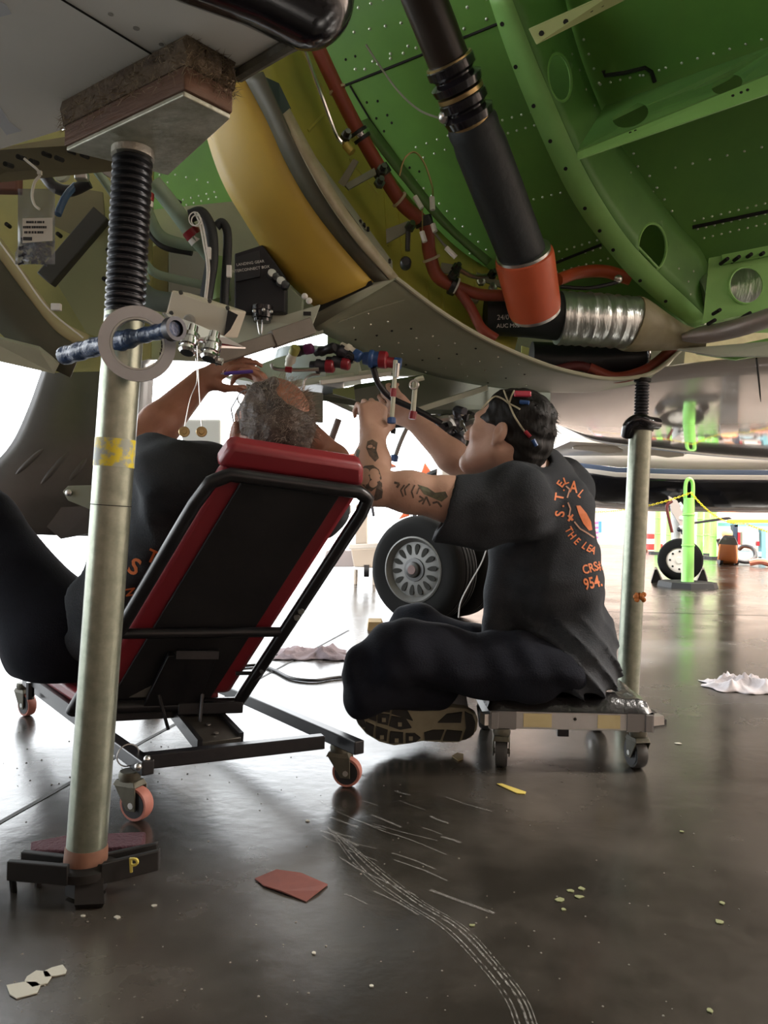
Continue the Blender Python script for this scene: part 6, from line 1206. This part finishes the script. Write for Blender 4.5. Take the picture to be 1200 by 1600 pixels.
MB().hexa([V((*G(*p)[:2], .001)) for p in pts], [V((*G(*p)[:2], .004)) for p in pts]).build('paper_scrap', mat('tan_scrap', (.3, .22, .1), rough=.8), None, smooth=0, label='tan scrap of paper on the floor under the shoe', cat='scrap')
# cable on the floor
cg = catmull([G(370, 1044), G(405, 1042), G(430, 1050), G(455, 1062), G(490, 1066), G(520, 1062), G(560, 1058)], 50)
cbx = MB().tube([V((p.x, p.y, .007)) for p in cg], .0065, 10).build('power_cable', m_blk, None, label='black power cable trailing between the red creeper and the seated person', cat='cable')
# maroon carpet pad lying behind the jack foot
q = [(48, 1314), (105, 1302), (228, 1300), (222, 1322), (110, 1330), (48, 1328)]
qq = [Pz(x_, y_, .035) for x_, y_ in q]; b = MB(); b.hexa([V((p.x, p.y, .001)) for p in qq], [V((p.x, p.y, .035+random.uniform(-.003, .003))) for p in qq]); b.build('carpet_pad', mat('maroon_carpet', (.055, .012, .02), rough=.95, bump=.9, bscale=140), None, smooth=0, bevel=.004, label='maroon carpet pad lying behind the foot of the pipe jack', cat='carpet pad')
# clear hardware bag tied to the bulkhead
yb_ = 1.55; bg_ = thing('parts_bag', P(55, 412, yb_), 'clear plastic bag of screws with a white label, tied up with a white zip tie', 'bag')
m_bag = mat('clear_polythene', (.22, .24, .27), rough=.22, alpha=.45)
rows = []
for jj in range(14):
    t = jj/13; yy = 295+t*118; row = []
    for ii in range(12): u = ii/11; row.append(P(28+u*58-(4 if t > .8 else 0)*(1-u), yy, yb_-.012*math.sin(u*math.pi)*(t+.2)-.003*math.sin(u*14+t*9)))
    rows.append(row)
MB().grid(rows).build('bag_film', m_bag, bg_, smooth=80, solid=.0006)
MB().prism([P(35, 341, yb_-.02), P(82, 340, yb_-.02), P(82, 376, yb_-.02), P(35, 380, yb_-.02)], (0, .0006, 0)).build('label_card', mat('label_white', (.62, .6, .52), rough=.7), bg_, smooth=0)
m_tx = mat('label_print', (.03, .03, .03), rough=.7)
for i, (a0, a1) in enumerate(((41, 68), (36, 72), (38, 67))):
    x0 = a0
    while x0 < a1: w_ = random.uniform(1.5, 3.5); MB().box(P(x0+w_/2, 347+i*8, yb_-.0206), (S(w_, yb_), .0005, .0045)).build('label_print', m_tx, bg_, smooth=0); x0 += w_+random.choice([.5, .6, 1.6])
MB().box(P(43, 373, yb_-.0205), (.018, .0006, .007)).build('label_bar', m_tx, bg_)
sc_ = MB()
for i in range(46): p = P(random.uniform(30, 80), random.uniform(380, 410), yb_+random.uniform(-.004, .006)); dd_ = V((random.uniform(-1, 1), random.uniform(-.3, .3), random.uniform(-1, 1))).normalized(); sc_.lathe(p, dd_, [(0, .0045), (.003, .0045), (.003, .002), (.012, .002)], 6)
sc_.build('screws', m_dkpl, bg_, kind='stuff')
MB().tube(catmull([P(38, 248, 1.53), P(62, 270, 1.53), P(54, 285, 1.53), P(50, 305, 1.53), P(54, 320, 1.53), P(62, 327, 1.53)], 24), .0028, 6).build('zip_tie', mat('natural_nylon', (.6, .58, .5), rough=.5), bg_); MB().box(P(62, 270, 1.525), (.008, .006, .007)).build('zip_tie_head', MATS['natural_nylon'], bg_)
# dust and debris on floor
db_ = MB()
for i in range(160): g = G(random.uniform(0, 1200), random.uniform(1180, 1600)); r = random.uniform(.0008, .0022); db_.dome(V((g.x, g.y, .0002)), (0, 0, 1), r, r*.6, 5)
for i in range(60): g = G(random.uniform(20, 330), random.uniform(1130, 1240)); r = random.uniform(.001, .003); db_.dome(V((g.x, g.y, .0002)), (0, 0, 1), r, r*.6, 5)
db_.build('grit', mat('grit', (.12, .11, .09), rough=.9), fl, kind='stuff')
# goggles strap / headlamp wires on the seated person's head
hl = thing('headlamp', hq(0, .0, .13), 'headlamp strap with beige cords, red and blue tips on black hair', 'headlamp')
m_cord = mat('beige_cord', (.42, .38, .26), rough=.7)
def onhead(x_, y_, off=.004):
    p, nn = hit(bvH, x_, y_); return p+nn*off if p else P(x_, y_, 2.08)
for pts in ([(752, 640), (762, 628), (774, 621), (786, 624), (796, 632)], [(796, 632), (804, 650), (812, 664), (822, 678)], [(796, 632), (800, 620), (803, 612)], [(796, 632), (806, 637), (812, 640)], [(788, 612), (792, 622), (796, 632)]): MB().tube(catmull([onhead(*p) for p in pts], 16), .0026, 6).build('cord', m_cord, hl)
MB().tube([onhead(820, 674), onhead(828, 684)], .0055, 8).build('red_tip', m_redc, hl); MB().tube([onhead(832, 688), onhead(837, 696)], .0055, 8).build('blue_tip', m_bluec, hl); MB().tube([onhead(812, 629), onhead(826, 631)], .006, 8).build('blue_tip', m_bluec, hl)
MB().box(onhead(815, 619, .012), (.045, .02, .016)).build('lamp_body', mat('red_pink', (.5, .04, .08), rough=.3), hl, bevel=.004)
